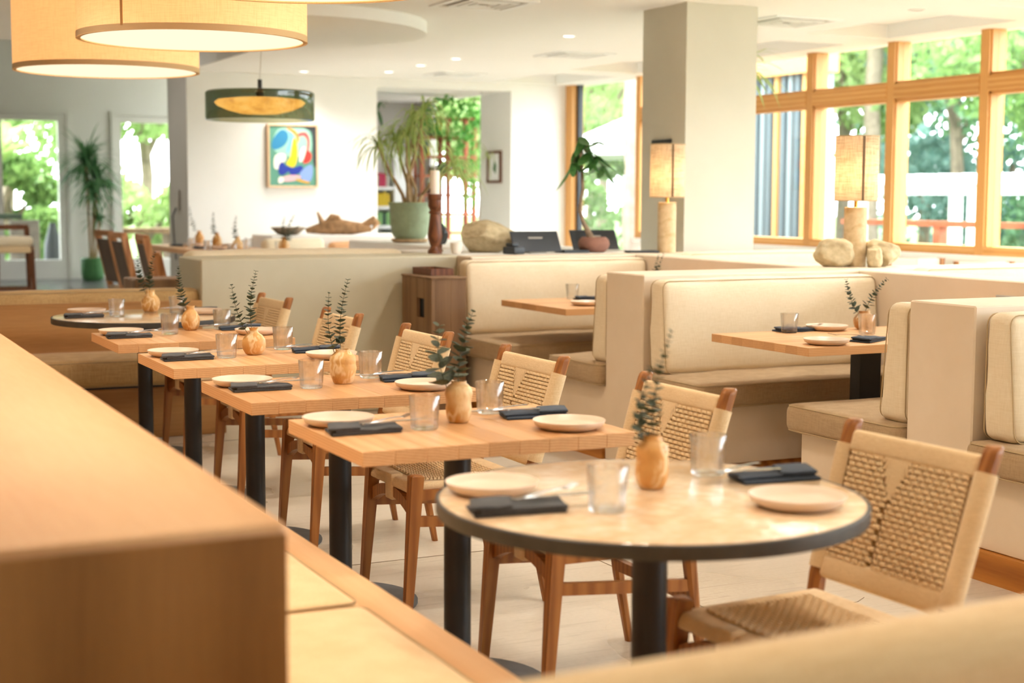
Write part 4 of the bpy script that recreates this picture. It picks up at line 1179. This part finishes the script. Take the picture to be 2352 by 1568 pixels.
# ------------------------------------------------------------------ pictures on the walls
pa = [('5f9a86', [(0, 0), (1, 0), (1, 1), (0, 1)]), ('3c4148', [(.55, 1), (1, 1), (1, .35), (.93, .4), (.92, .85), (.8, .95), (.5, .97)]), ('9fd0c0', [(.08, .75), (.2, .95), (.5, .98), (.85, .93), (.9, .6), (.7, .5), (.3, .5), (.1, .6)]),
      ('2f86b5', [(.05, .66), (.1, .8), (.25, .93), (.38, .9), (.4, .78), (.3, .66), (.12, .6)]), ('7fd0df', [(.42, .93), (.5, .88), (.48, .7), (.4, .55), (.36, .6), (.42, .75)]), ('e39a3e', [(.38, .98), (.55, .93), (.64, .8), (.6, .72), (.56, .84), (.42, .93)]),
      ('f6f1e6', [(.1, .3), (.12, .5), (.3, .54), (.36, .46), (.3, .38), (.22, .28)]), ('c95f5f', [(.62, .88), (.78, .9), (.86, .78), (.84, .6), (.8, .6), (.81, .76), (.74, .84), (.64, .83)]), ('f5d821', [(.36, .38), (.45, .5), (.5, .76), (.57, .78), (.6, .6), (.58, .42), (.52, .32), (.44, .32)]),
      ('f7f3ea', [(.64, .5), (.68, .62), (.76, .66), (.76, .52), (.7, .42), (.64, .4)]), ('dd3b33', [(.72, .38), (.75, .5), (.8, .6), (.88, .56), (.9, .48), (.84, .4)]), ('2038a0', [(.2, .2), (.2, .34), (.28, .4), (.34, .34), (.5, .3), (.66, .34), (.72, .28), (.6, .2), (.46, .18), (.4, .24), (.3, .18)]),
      ('86a3dc', [(.64, .2), (.74, .3), (.9, .36), (.92, .2), (.86, .08), (.7, .1)]), ('eab4bb', [(.2, .12), (.45, .18), (.66, .16), (.6, .1), (.4, .07), (.22, .08)]), ('f4f0e6', [(.18, .06), (.2, .14), (.28, .14), (.3, .08), (.24, .04)]), ('d9a63c', [(.55, .12), (.7, .1), (.86, .06), (.8, .04), (.6, .08)])]
t = thing('painting', 'colourful abstract painting in a light wood frame on the back wall', 'painting', (5.07, YB - .03, 1.465))
cm_ = MB(); mats = []
for i, (c, pl) in enumerate(pa):
    mats.append(plain('paint_%d' % i, c, .7)); pts = []
    n = len(pl)
    for k in range(n):
        p0, p1, p2, p3 = [V((*pl[(k + j - 1) % n], 0)) for j in range(4)]
        for s_ in ((0,) if i == 0 else (0, .33, .66)):
            q = .5 * (2 * p1 + (p2 - p0) * s_ + (2 * p0 - 5 * p1 + 4 * p2 - p3) * s_ ** 2 + (3 * p1 - p0 - 3 * p2 + p3) * s_ ** 3); pts.append((.02 + min(1, max(0, q.x)) * .56, -.012 - i * .0004, .02 + min(1, max(0, q.y)) * .68))
    cm_.add(pts, [tuple(range(len(pts)))], i)
put('canvas', cm_, mats, t, 0)
put('backing', MB().box(.01, .59, -.01, .028, .01, .71), m_wpaint, t, 0)
put('picture_frame', MB().box(0, .02, -.03, .03, 0, .72).box(.58, .60, -.03, .03, 0, .72).box(.02, .58, -.03, .03, 0, .02).box(.02, .58, -.03, .03, .70, .72), wood('frame_wood', 'e6c6a2', 'd8b088', None, 'Z', 8), t, 0)
t = thing('framed_picture', 'small framed botanical picture on the jamb of the library opening', 'picture', (8.18, 17.25, 1.74))
put('picture_frame', MB().box(-.03, 0, -.2, -.17, -.2, .2).box(-.03, 0, .17, .2, -.2, .2).box(-.03, 0, -.17, .17, -.2, -.17).box(-.03, 0, -.17, .17, .17, .2), m_turn, t, 0)
put('print', MB().box(-.012, -.004, -.17, .17, -.17, .17), m_wpaint, t, 0)
put('printed_plant', MB().add([(-.0125, -.04, -.09), (-.0125, .05, -.03), (-.0125, .0, .09), (-.0125, -.06, .02)], [(0, 1, 2, 3)]), m_leafd, t, 0)
tw = MB(); rr = random.Random(3)
for k in range(16): blade(tw, (-.04, rr.uniform(-.05, .05), .12), (-.3, rr.uniform(-1, 1), rr.uniform(-.2, .9)), .5, .012, 2.2)
solo('hanging_plant', tw, m_leafy, 'thin hanging plant in front of the small framed picture', 'plant', (8.14, 17.25, 1.72), 0, None, 0)
solo('column_sign', MB().rbox(-.02, 0, -.13, .13, 0, .3, .004, 1), m_dark, 'dark framed sign on the column behind the travertine lamp', 'sign', (5.862, 9.5, 1.49))
t = thing('wall_phone', 'small grey intercom on the side of the back wall', 'intercom', (4.15, 17.2, 1.33))
put('housing', MB().rbox(-.03, 0, -.07, .07, -.13, .1, .008, 1), m_grey, t)
put('curled_cord', MB().tube([(-.03, 0, -.1), (-.06, .05, -.2), (-.04, .1, -.4), (-.03, .05, -.7)], .008, 6), m_dark, t)

# ------------------------------------------------------------------ far dining table and its chairs
t = thing('long_table', 'long wooden table beyond the low wall, set with vases', 'table', (3.95, 14.5, 0))
put('table_top', MB().rbox(-.42, .38, -1.65, 1.6, .80, .85, .006, 1), m_oak, t)
for sx in (-.34, .3):
    for sy in (-1.5, 1.45): put('leg', MB().box(sx - .035, sx + .035, sy - .035, sy + .035, 0, .80), m_oak, t, 0)
for i, (x, y, lb, sp) in enumerate(((4.05, 15.9, 'farthest ochre vase on the long table', ((-.1, .27),)), (4.0, 15.0, 'second farthest ochre vase on the long table', ((-.03, .22),)), (3.82, 13.6, 'third ochre vase on the long table', ((-.01, .2),)), (4.17, 13.3, 'nearest ochre vase on the long table, three sprigs', ((.01, .2), (.1, .22), (.14, .12))))):
    vase(lb, [(r * 1.15, z * 1.25) for r, z in VP[4]], m_vase[i % 3], (x, y, .851), 'ochre vases on the long table')
    for j, (dx, dz) in enumerate(sp):
        sprig('eucalyptus sprig in the %s%s' % (lb.replace(', three sprigs', ''), ('', ', leaning right', ', lowest of three')[j]), (x, y, .90), rel((x, y, .98), dx, dz), 12, .034, 300 + i * 5 + j, False, 'eucalyptus sprigs on the long table')
for i, (x, y) in enumerate(((3.74, 15.0), (3.7, 14.2), (3.66, 13.2), (4.3, 14.9), (4.1, 14.3), (4.25, 13.7))):
    inst('tumbler', glass_m, (x, y, .8505), 0, 'clear tumbler on the long table, %s' % ('left edge, farthest', 'left edge, middle', 'left edge, nearest', 'right side, farthest', 'right side, middle', 'right side, nearest')[i], 'glass', 'tumblers on the long table')
for i, (x, y) in enumerate(((3.85, 15.4), (3.85, 14.5), (4.12, 15.2), (4.1, 14.6))):
    inst('plate', plate_m, (x, y, .8505), 0, 'cream plate on the long table, %s' % ('left far', 'left near', 'right far', 'right near')[i], 'plate', 'plates on the long table')
for i, (x, y) in enumerate(((3.68, 15.4), (3.72, 14.6), (3.74, 13.75))):
    inst('napkin', nap_ms[3], (x, y, .8505), PI / 2, 'folded dark napkin at the left edge of the long table, %s' % ('farthest', 'middle', 'nearest')[i], 'napkin', 'napkins on the long table')


def far_chair(label, x, y, rz, h=1.0, first=None):
    if first: return dup(first, (x, y, 0), rz, label)
    t = thing('slat_chair', label, 'chair', (x, y, 0), rz, 'brown wooden chairs at the long table')
    for sg in (-1, 1):
        put('leg', MB().beam((.2, sg * .19, 0), (.2, sg * .2, .46), .03, .03, UP, .04, .04), m_teak, t)
        put('leg', MB().beam((-.2, sg * .2, 0), (-.19, sg * .2, .44), .03, .03, UP, .045, .045).beam((-.19, sg * .2, .44), (-.31, sg * .21, h), .045, .05, UP, .04, .06), m_teak2, t)
    put('seat', cushion(.44, .44, .05, .02, (0, 0, .006), 8, 1, 0).map(lambda p: (p.x, p.y, p.z + .45)), m_seat, t, 60)
    put('backrest', MB().add([(-.215, -.185, .52), (-.215, .185, .52), (-.305, .19, h - .06), (-.305, -.19, h - .06), (-.235, -.185, .52), (-.235, .185, .52), (-.325, .19, h - .06), (-.325, -.19, h - .06)], [(0, 1, 2, 3), (7, 6, 5, 4), (0, 4, 5, 1), (1, 5, 6, 2), (2, 6, 7, 3), (3, 7, 4, 0)]), m_leather, t, 0)
    put('top_rail', MB().beam((-.31, -.23, h), (-.31, .23, h), .05, .05), m_teak2, t)
    return t


m_teak2 = wood('amber_wood', 'b57a49', '8e5a32', 'c08a5a', 'Z', 8, .5)
m_leather = plain('brown_leather', '4c3b2e', .6, .4, .2)
c0 = far_chair('brown chair with sloping back, farthest left at the long table', 3.2, 15.1, .1)
far_chair('brown chair with sloping back, middle one at the long table', 3.16, 14.2, .05, first=c0)
far_chair('brown chair with sloping back, right one beside the long table', 3.2, 13.35, -.05, first=c0)
far_chair('low brown chair at the head of the long table by the low wall', 2.98, 11.9, -.25, first=c0).scale = (.9, .8, .9)
t = thing('timber_bench', 'rough dark timber bench block left of the low wall', 'bench', (2.55, 11.0, 0))
for k in range(3): put('timber', MB().rbox(-.27, .27, -.2 + k * .135, -.07 + k * .135, .0, .77, .01, 1), m_walnut, t)

# green potted dracaena between the doors
t = thing('potted_dracaena', 'tall dracaena with spiky crown in a green glazed pot', 'plant', (4.53, 24.6, 0))
put('pot', MB().lathe([(.14, 0), (.165, .03), (.18, .12), (.18, .36), (.17, .37), (.16, .33), (.0005, .32)], 32), m_potg, t)
fo = MB(); rr = random.Random(21)
for pth, n, L in (([(-.03, .35), (-.04, .9), (-.06, 1.5), (-.07, 1.85)], 130, .7), ([(.02, .35), (.02, .9), (.04, 1.35)], 60, .6), ([(.05, .35), (.1, .7), (.12, .95)], 26, .45), ([(0, .35), (.07, 1.1), (.1, 1.6)], 75, .65)):
    pts = [rel((0, 0, 0), a, b) for a, b in pth]; put('trunk', MB().tube(pts, .02, 7), m_bark, t)
    rosette(fo, pts[-1], n, L, .036, 1.6, rr)
put('foliage', fo, m_leafd, t, 0)['kind'] = 'stuff'
solo('door_sign', MB().rbox(-.11, .11, -.01, .01, 0, .09, .004, 1), m_dark, 'small dark sign on the wall by the right glazed door', 'sign', (4.93, 25.28, 1.5))
solo('green_sign', MB().rbox(-.15, .15, -.03, .03, 0, .26, .006, 1), plain('sign_green', '3f5a50', .5), 'dark green hanging sign at the left edge', 'sign', (1.60, 14.0, 2.6))

# bar stool and high table at the left edge
t = thing('high_table', 'green topped high table at the left edge', 'table', (2.30, 19.0, 0))
put('table_top', MB().rbox(-.4, .33, -.35, .35, 1.08, 1.14, .008, 1), plain('green_marble', '5f7566', .3), t)
put('post', MB().lathe([(.04, .01), (.04, 1.08)], 16), m_black, t); put('base_disc', MB().lathe([(.28, 0), (.28, .012)], 32), m_black, t)
t = thing('bar_stool', 'wooden bar stool with white seat at the left edge', 'stool', (2.46, 18.3, 0))
for sx in (-.19, .19):
    for sy in (-.18, .18): put('leg', MB().beam((sx * 1.12, sy * 1.1, 0), (sx, sy, .78 if sy < 0 else 1.0), .032, .032, UP, .045, .04), m_turn, t)
put('footrest', MB().beam((-.2, -.19, .28), (.2, -.19, .28), .025, .03).beam((-.2, .19, .28), (.2, .19, .28), .025, .03), m_turn, t)
put('seat', cushion(.42, .40, .11, .04, (0, 0, .01), 8, 2, 0).map(lambda p: (p.x, p.y, p.z + .83)), m_linen, t, 60)
put('seat_frame', MB().rbox(-.21, .21, -.2, .2, .70, .775, .01, 1), m_cord, t)
put('back_rail', MB().beam((-.2, .19, .99), (.2, .19, .99), .03, .06), m_turn, t)

# ------------------------------------------------------------------ library seen through the opening
t = thing('white_bookshelf', 'white bookshelf in the library behind the opening', 'bookshelf', (8.03, 20.6, 0))
put('carcass', MB().box(-.5, .12, .26, .3, 0, 2.0).box(.35, .40, -.02, .3, 0, 2.02).box(-.5, -.46, 0, .3, 0, 2.0).box(.1, .36, -.02, .28, 0, 2.0).box(-.5, .4, -.02, .3, 1.98, 2.02), m_wpaint, t, 0)
for z in (.34, .62, .9, 1.18, 1.46): put('shelf', MB().box(-.46, .1, 0, .26, z, z + .045), m_wpaint, t, 0)
for r_, (z, cs) in enumerate(((.945, (3, 4, 3)), (1.225, (2, 2, 2)), (1.505, (1, 1, 0)), (.665, (4, 3, 4)))):
    for k in range(9):
        x = -.44 + k * .057; h = R.uniform(.16, .2)
        o = solo('book', MB().box(-.024, .024, 0, .18, 0, h), m_books[cs[k % 3]], '%s book on the %s row of the white library shelf' % ({3: 'green', 4: 'dark green', 2: 'yellow', 1: 'red', 0: 'pale'}[cs[k % 3]], ('second', 'third', 'top', 'lowest')[r_]), 'book', (8.03 + x, 20.62, z + .0005), 0, 'books on the white library shelf, %s row' % ('second', 'third', 'top', 'lowest')[r_], 0)
t = thing('lattice_shelf', 'tall open wooden shelf with vines in the library', 'shelf', (8.95, 20.5, 0))
for x in (-.42, 0, .42): put('upright', MB().box(x - .03, x + .03, -.03, .03, 0, 2.55).box(x - .03, x + .03, .27, .33, 0, 2.55), m_red, t, 0)
for k in range(9): put('shelf', MB().box(-.42, .42, -.02, .32, .25 + k * .28, .285 + k * .28), m_red, t, 0)
rr = random.Random(8)
for k in range(18):
    x = rr.uniform(-.4, -.02); z = .286 + (k % 8) * .28; h = rr.uniform(.12, .22)
    solo('book', MB().box(-.03, .03, 0, .2, 0, h), m_books[rr.choice((0, 5, 2, 4))], 'book leaning among others on the wooden library shelf', 'book', (8.95 + x, 20.53, z), 0, 'books on the wooden library shelf', 0)
lv = MB()


def cloud(mb, c, rad, n, sz, rr):
    for i in range(n):
        d = V((rr.gauss(0, 1), rr.gauss(0, 1), rr.gauss(0, 1))).normalized() * rr.uniform(.45, 1) ** .6
        p = V((c[0] + d.x * rad[0], c[1] + d.y * rad[1], c[2] + d.z * rad[2])); a = V((rr.gauss(0, 1), rr.gauss(0, 1), rr.gauss(0, .6))).normalized()
        b = a.orthogonal().normalized(); s = sz * rr.uniform(.6, 1.3); e = a.cross(b)
        mb.add([p - b * s * .5, p + e * s * .28, p + b * s * .5, p - e * s * .28], [(0, 1, 2, 3)])


cloud(lv, (0, 0, 0), (.55, .25, .33), 500, .09, rr); cloud(lv, (.2, -.1, -.55), (.2, .15, .4), 200, .08, rr); cloud(lv, (.25, -.1, -1.1), (.14, .12, .25), 70, .08, rr)
o = solo('trailing_vine', lv, leafmat('vine_leaf', '4e9440', '86c25e', .5), 'bright green vine trailing over the wooden library shelf', 'plant', (8.95, 20.35, 2.5), 0, None, 0)
fo = MB(); rosette(fo, (0, 0, 0), 14, .4, .05, 2.2, rr)
solo('hanging_fern', fo, m_leafd, 'dark fern hanging at the left of the library opening', 'plant', (7.75, 20.3, 2.55), 0, None, 0)
put('hanger', MB().tube([(0, 0, 0), (0, 0, .31)], .004, 5), m_stem, bpy.data.objects['hanging_fern'])


# ------------------------------------------------------------------ chairs by the windows
def window_chair(label, x, y, rz, first=None):
    if first: return dup(first, (x, y, 0), rz, label)
    t = thing('window_chair', label, 'chair', (x, y, 0), rz, 'pale chairs along the window wall')
    for sg in (-1, 1):
        put('leg', MB().beam((.2, sg * .2, 0), (.2, sg * .2, .45), .03, .03, UP, .04, .04), m_teak2, t)
        put('leg', MB().beam((-.22, sg * .2, 0), (-.24, sg * .21, .9), .035, .035, UP, .04, .05), m_teak2, t)
    put('seat', cushion(.44, .44, .04, .018, (0, 0, 0), 8, 1, 0).map(lambda p: (p.x, p.y, p.z + .45)), m_cord, t, 60)
    put('top_rail', MB().beam((-.24, -.21, .865), (-.27, 0, .865), .028, .06).beam((-.27, 0, .865), (-.24, .21, .865), .028, .06), m_cup, t)
    put('backrest', MB().box(-.255, -.235, -.2, .2, .56, .72), m_cord, t, 0)
    return t


w0 = window_chair('pale chair under the windows right of the column', 7.75, 10.85, 1.2)
window_chair('pale chair under the windows right of the sandstone lamp', 8.2, 9.55, 1.2, w0)
window_chair('pale chair under the windows nearest the right edge', 8.25, 8.85, 1.2, w0)

solo('spiky_plant', (lambda m: (rosette(m, (0, 0, 0), 30, .5, .03, 2.0, random.Random(2)), m)[1])(MB()), m_leafy, 'spiky hanging plant peeking out behind the column', 'plant', (6.86, 10.0, 2.36), 0, None, 0)
hp = bpy.data.objects['spiky_plant']
put('hanger', MB().tube([(0, 0, 0), (0, 0, .385)], .004, 5), m_stem, hp); put('pot', MB().lathe([(.05, -.1), (.08, 0), (.07, 0), (.0005, -.02)], 20), m_terra, hp)

# ------------------------------------------------------------------ the garden outside
struct('ground_outside', MB().box(XW + .15, 80, -30, 110, -.25, -.15).box(-40, XW + .15, 27, 110, -.25, -.15), m_grass)
struct('terrace', MB().box(XW + .15, 14, -4, 26, -.15, -.05), plain('terrace_paving', '6b665f', .8, .2, .1))
m_trunk = plain('trunk_bark', '8a7a6a', .9, .2, .3, 6)


def tree(label, x, y, h, spread, mat, seed, n=1500, sz=.3, group='garden trees outside the windows', low=.35, name='garden_tree'):
    rr = random.Random(seed); t = thing(name, label, 'tree', (x, y, -.15), 0, group)
    put('trunk', MB().tube([(0, 0, 0), (.1, .05, h * .3), (-.05, .1, h * .6), (.05, 0, h * .8)], [.16, .13, .1, .05], 8).tube([(.05, .05, h * .35), (spread * .3, .1, h * .6)], [.08, .04], 6).tube([(.05, .05, h * .4), (-spread * .3, -.1, h * .65)], [.08, .04], 6), m_trunk, t)
    m = MB()
    for k in range(9):
        c = (rr.uniform(-.6, .6) * spread, rr.uniform(-.6, .6) * spread, h * rr.uniform(low, .95)); q = rr.uniform(.35, .6) * spread
        cloud(m, c, (q, q, q * .75), n // 9, sz, rr)
    put('foliage', m, m_foli[mat], t, 0)['kind'] = 'stuff'
    return t


tl = [('large sunlit tree seen through the third window from the column', 21.5, 23.6, 7, 2.8, 1, 3600), ('pale leafy tree at the right edge outside', 20, 19.8, 6.5, 2.4, 0, 3000), ('blue-green tree behind the pergola', 28.5, 31.5, 11, 4.6, 3, 3600), ('tall dark tree behind the rightmost window panes', 24.5, 24.2, 10, 4, 3, 3600),
      ('bright tree seen in the second window from the column', 21.5, 27.2, 7.5, 2.6, 2, 3000), ('tall tree filling the top of the second window', 27.5, 36.5, 12, 4.8, 3, 3000), ('yellow-green tree beyond the striped building', 18.5, 26.5, 7.5, 2.6, 2, 2600), ('bright tree behind the white umbrella', 20, 35.5, 9, 3.8, 2, 3200), ('tree left of the white umbrella', 16.5, 31, 3.2, 2.0, 0, 2000),
      ('distant tree between umbrella and corner post', 26, 47, 12, 5.5, 2, 2600), ('low bush beyond the pergola', 21.5, 19.6, 2.4, 1.6, 2, 1400), ('low bush right of the pergola', 21.5, 16.5, 2.2, 1.5, 0, 1200),
      ('blue-green hedge bush behind the pergola, left', 25, 28.5, 3.4, 2.2, 3, 1500), ('blue-green hedge bush behind the pergola, middle', 24, 24.5, 3.2, 2.2, 3, 1500), ('blue-green hedge bush behind the pergola, right', 23, 21.2, 3.2, 2.2, 1, 1500), ('blue-green hedge bush at the far right of the garden', 23, 18.3, 3.2, 2.0, 3, 1500), ('tree outside the left glazed door', 3.4, 31, 5.5, 2.2, 2, 2200), ('tree outside the right glazed door', 7.2, 33, 6.5, 2.8, 2, 2400), ('dark shrub outside the left glazed door', 3.9, 29.3, 2.2, 1.0, 0, 1000), ('garden shrub outside the right glazed door', 6.5, 29.6, 1.8, 1.2, 2, 900), ('tall tree behind the left doors', 5, 38, 9, 3.5, 0, 2600), ('bright tree outside the library', 13, 28, 6, 2.4, 2, 2200), ('green tree beyond the library shelf', 11.4, 24.6, 5, 1.5, 2, 1600)]
for i, (lb, x, y, h, s, mt, n) in enumerate(tl): tree(lb, x, y, h, s, mt, 100 + i, int(n * 1.7), .13 + .0045 * y, low=.12 if h < 3.5 else .35)
# broad banana leaves outside the left door
t = thing('banana_plant', 'broad leaved banana plant outside the left glazed door', 'plant', (3.3, 28, -.15))
put('stem', MB().tube([(0, 0, 0), (.05, 0, 1.2), (.1, 0, 1.9)], [.1, .09, .06], 8), m_stem, t)
rr = random.Random(6); BL = MB(); blade(BL, (0, 0, 0), (1, 0, .5), 1.5, .42, 1.3, 8); bl = BL.mesh('leaf', m_foli[2], 60)
for k in range(9):
    a = k * .7; mt = Matrix.Rotation(a, 4, 'Z') @ Matrix.Rotation(-rr.uniform(.2, .9), 4, 'Y'); mt.translation = V((.1, 0, 1.9)); link('leaf', bl, t, mt)
solo('stone_slab', MB().rbox(-.28, .2, -.03, .03, 0, 1.1, .01, 1), plain('dark_slab', '6a5f57', .6, .5, .3, 6), 'dark stone slab standing outside the left glazed door', 'slab', (3.75, 26.1, -.15))
solo('dark_urn', MB().lathe([(.1, 0), (.16, .3), (.14, .7), (.06, 1.0), (.06, 1.05)], 24), m_dark, 'tall dark urn outside the left glazed door', 'urn', (4.18, 26.2, -.15))
t = thing('garden_table', 'dark wooden table outside the right glazed door', 'table', (5.7, 26.4, -.15))
put('table_top', MB().box(-.6, .6, -.4, .4, .86, .95), m_walnut, t, 0)
for sx in (-.5, .5): put('trestle', MB().box(sx - .05, sx + .05, -.35, .35, 0, .86), m_walnut, t, 0)
solo('red_planter', MB().lathe([(.2, 0), (.26, .7), (.28, .72), (.28, .78)], 24), plain('red_clay', 'c8684a', .7), 'tall red clay planter outside the right glazed door', 'planter', (4.82, 26.9, -.15))

# umbrella, palm trunk, striped wall, pergola, rail
t = thing('white_umbrella', 'large white parasol on the terrace beyond the tall window', 'umbrella', (15.9, 25.0, -.05))
cp = MB(); n = 8
ring = [(2.6 * math.cos(2 * PI * k / n + .2), 2.6 * math.sin(2 * PI * k / n + .2), 2.35) for k in range(n)]
for k in range(n): cp.add([(0, 0, 3.45), ring[k], ring[(k + 1) % n]], [(0, 1, 2)]); cp.add([ring[k], ring[(k + 1) % n], tuple(V(ring[(k + 1) % n]) - UP * .16), tuple(V(ring[k]) - UP * .16)], [(0, 1, 2, 3)])
put('canopy', cp, m_wpaint, t, 0); put('pole', MB().lathe([(.04, 0), (.04, 3.4)], 12), m_wpaint, t)
for k in range(n): put('rib', MB().beam((0, 0, 3.38), V(ring[k]) - UP * .03, .03, .03), m_wpaint, t, 0)


def palm(label, x, y, h, r, seed):
    t = thing('palm_tree', label, 'palm', (x, y, -.15), 0, 'palms outside the windows')
    put('trunk', MB().tube([(.03 * math.sin(i * 2), 0, h * i / 14) for i in range(15)], [r * (1.25 if i < 1 else 1 + (.04 if i % 2 else 0)) for i in range(15)], 12), m_trunkp, t)
    m = MB(); rosette(m, (0, 0, h), 60, 2.4, .25, 1.6, random.Random(seed)); put('fronds', m, m_foli[1], t, 0)['kind'] = 'stuff'


m_trunkp = plain('palm_bark', 'a79484', .9, .2, .2, 8)
palm('thick palm trunk left of the column beyond the tall window', 12.3, 20.75, 7, .19, 5)
palm('slim palm trunk in the second window right of the column', 21, 25.6, 9, .17, 6)
m_slat = plain('metal_slat', '56646a', .5); m_slat2 = plain('metal_slat_pale', '7f8b8e', .5)
t = thing('striped_building', 'pale garden building with vertical metal stripes', 'building', (12.6, 18.15, -.15))
put('wall', MB().box(.12, .3, -1.6, 1.6, 0, 3.6), m_slat2, t, 0)
for k in range(20):
    y = -1.55 + k * .16; put('slat', MB().box(0, .12, y, y + .08, 0, 3.2), (m_slat, m_pine, m_slat, m_slat2)[k % 4], t, 0)
put('fascia', MB().box(-.1, .3, -1.7, 1.7, 3.2, 3.45), m_pineY, t, 0)
t = thing('white_pergola', 'white timber pergola across the garden', 'pergola', (16.8, 18.3, -.15))
for k in range(16): put('rafter', MB().rbox(-1.3, 1.3, -4 + k * .5, -3.9 + k * .5, 1.72, 1.88, .01, 1), m_wpaint, t, 0)
for x in (-1, 1):
    put('beam', MB().box(x - .07, x + .07, -4.2, 3.9, 1.58, 1.72), m_wpaint, t, 0)
    for y in (-4, -1.4, 1.2, 3.7): put('post', MB().box(x - .08, x + .08, y - .08, y + .08, 0, 1.58), m_wpaint, t, 0)
t = thing('terrace_rail', 'reddish wooden rail across the terrace', 'rail', (11.2, 12.3, -.05))
put('top_rail', MB().box(-.06, .06, -1.6, 1.8, 1.12, 1.18), m_red, t, 0)
for y in (-1.5, .2, 1.7): put('post', MB().box(-.05, .05, y - .05, y + .05, 0, 1.12), m_red, t, 0)
bpy.context.view_layer.update()
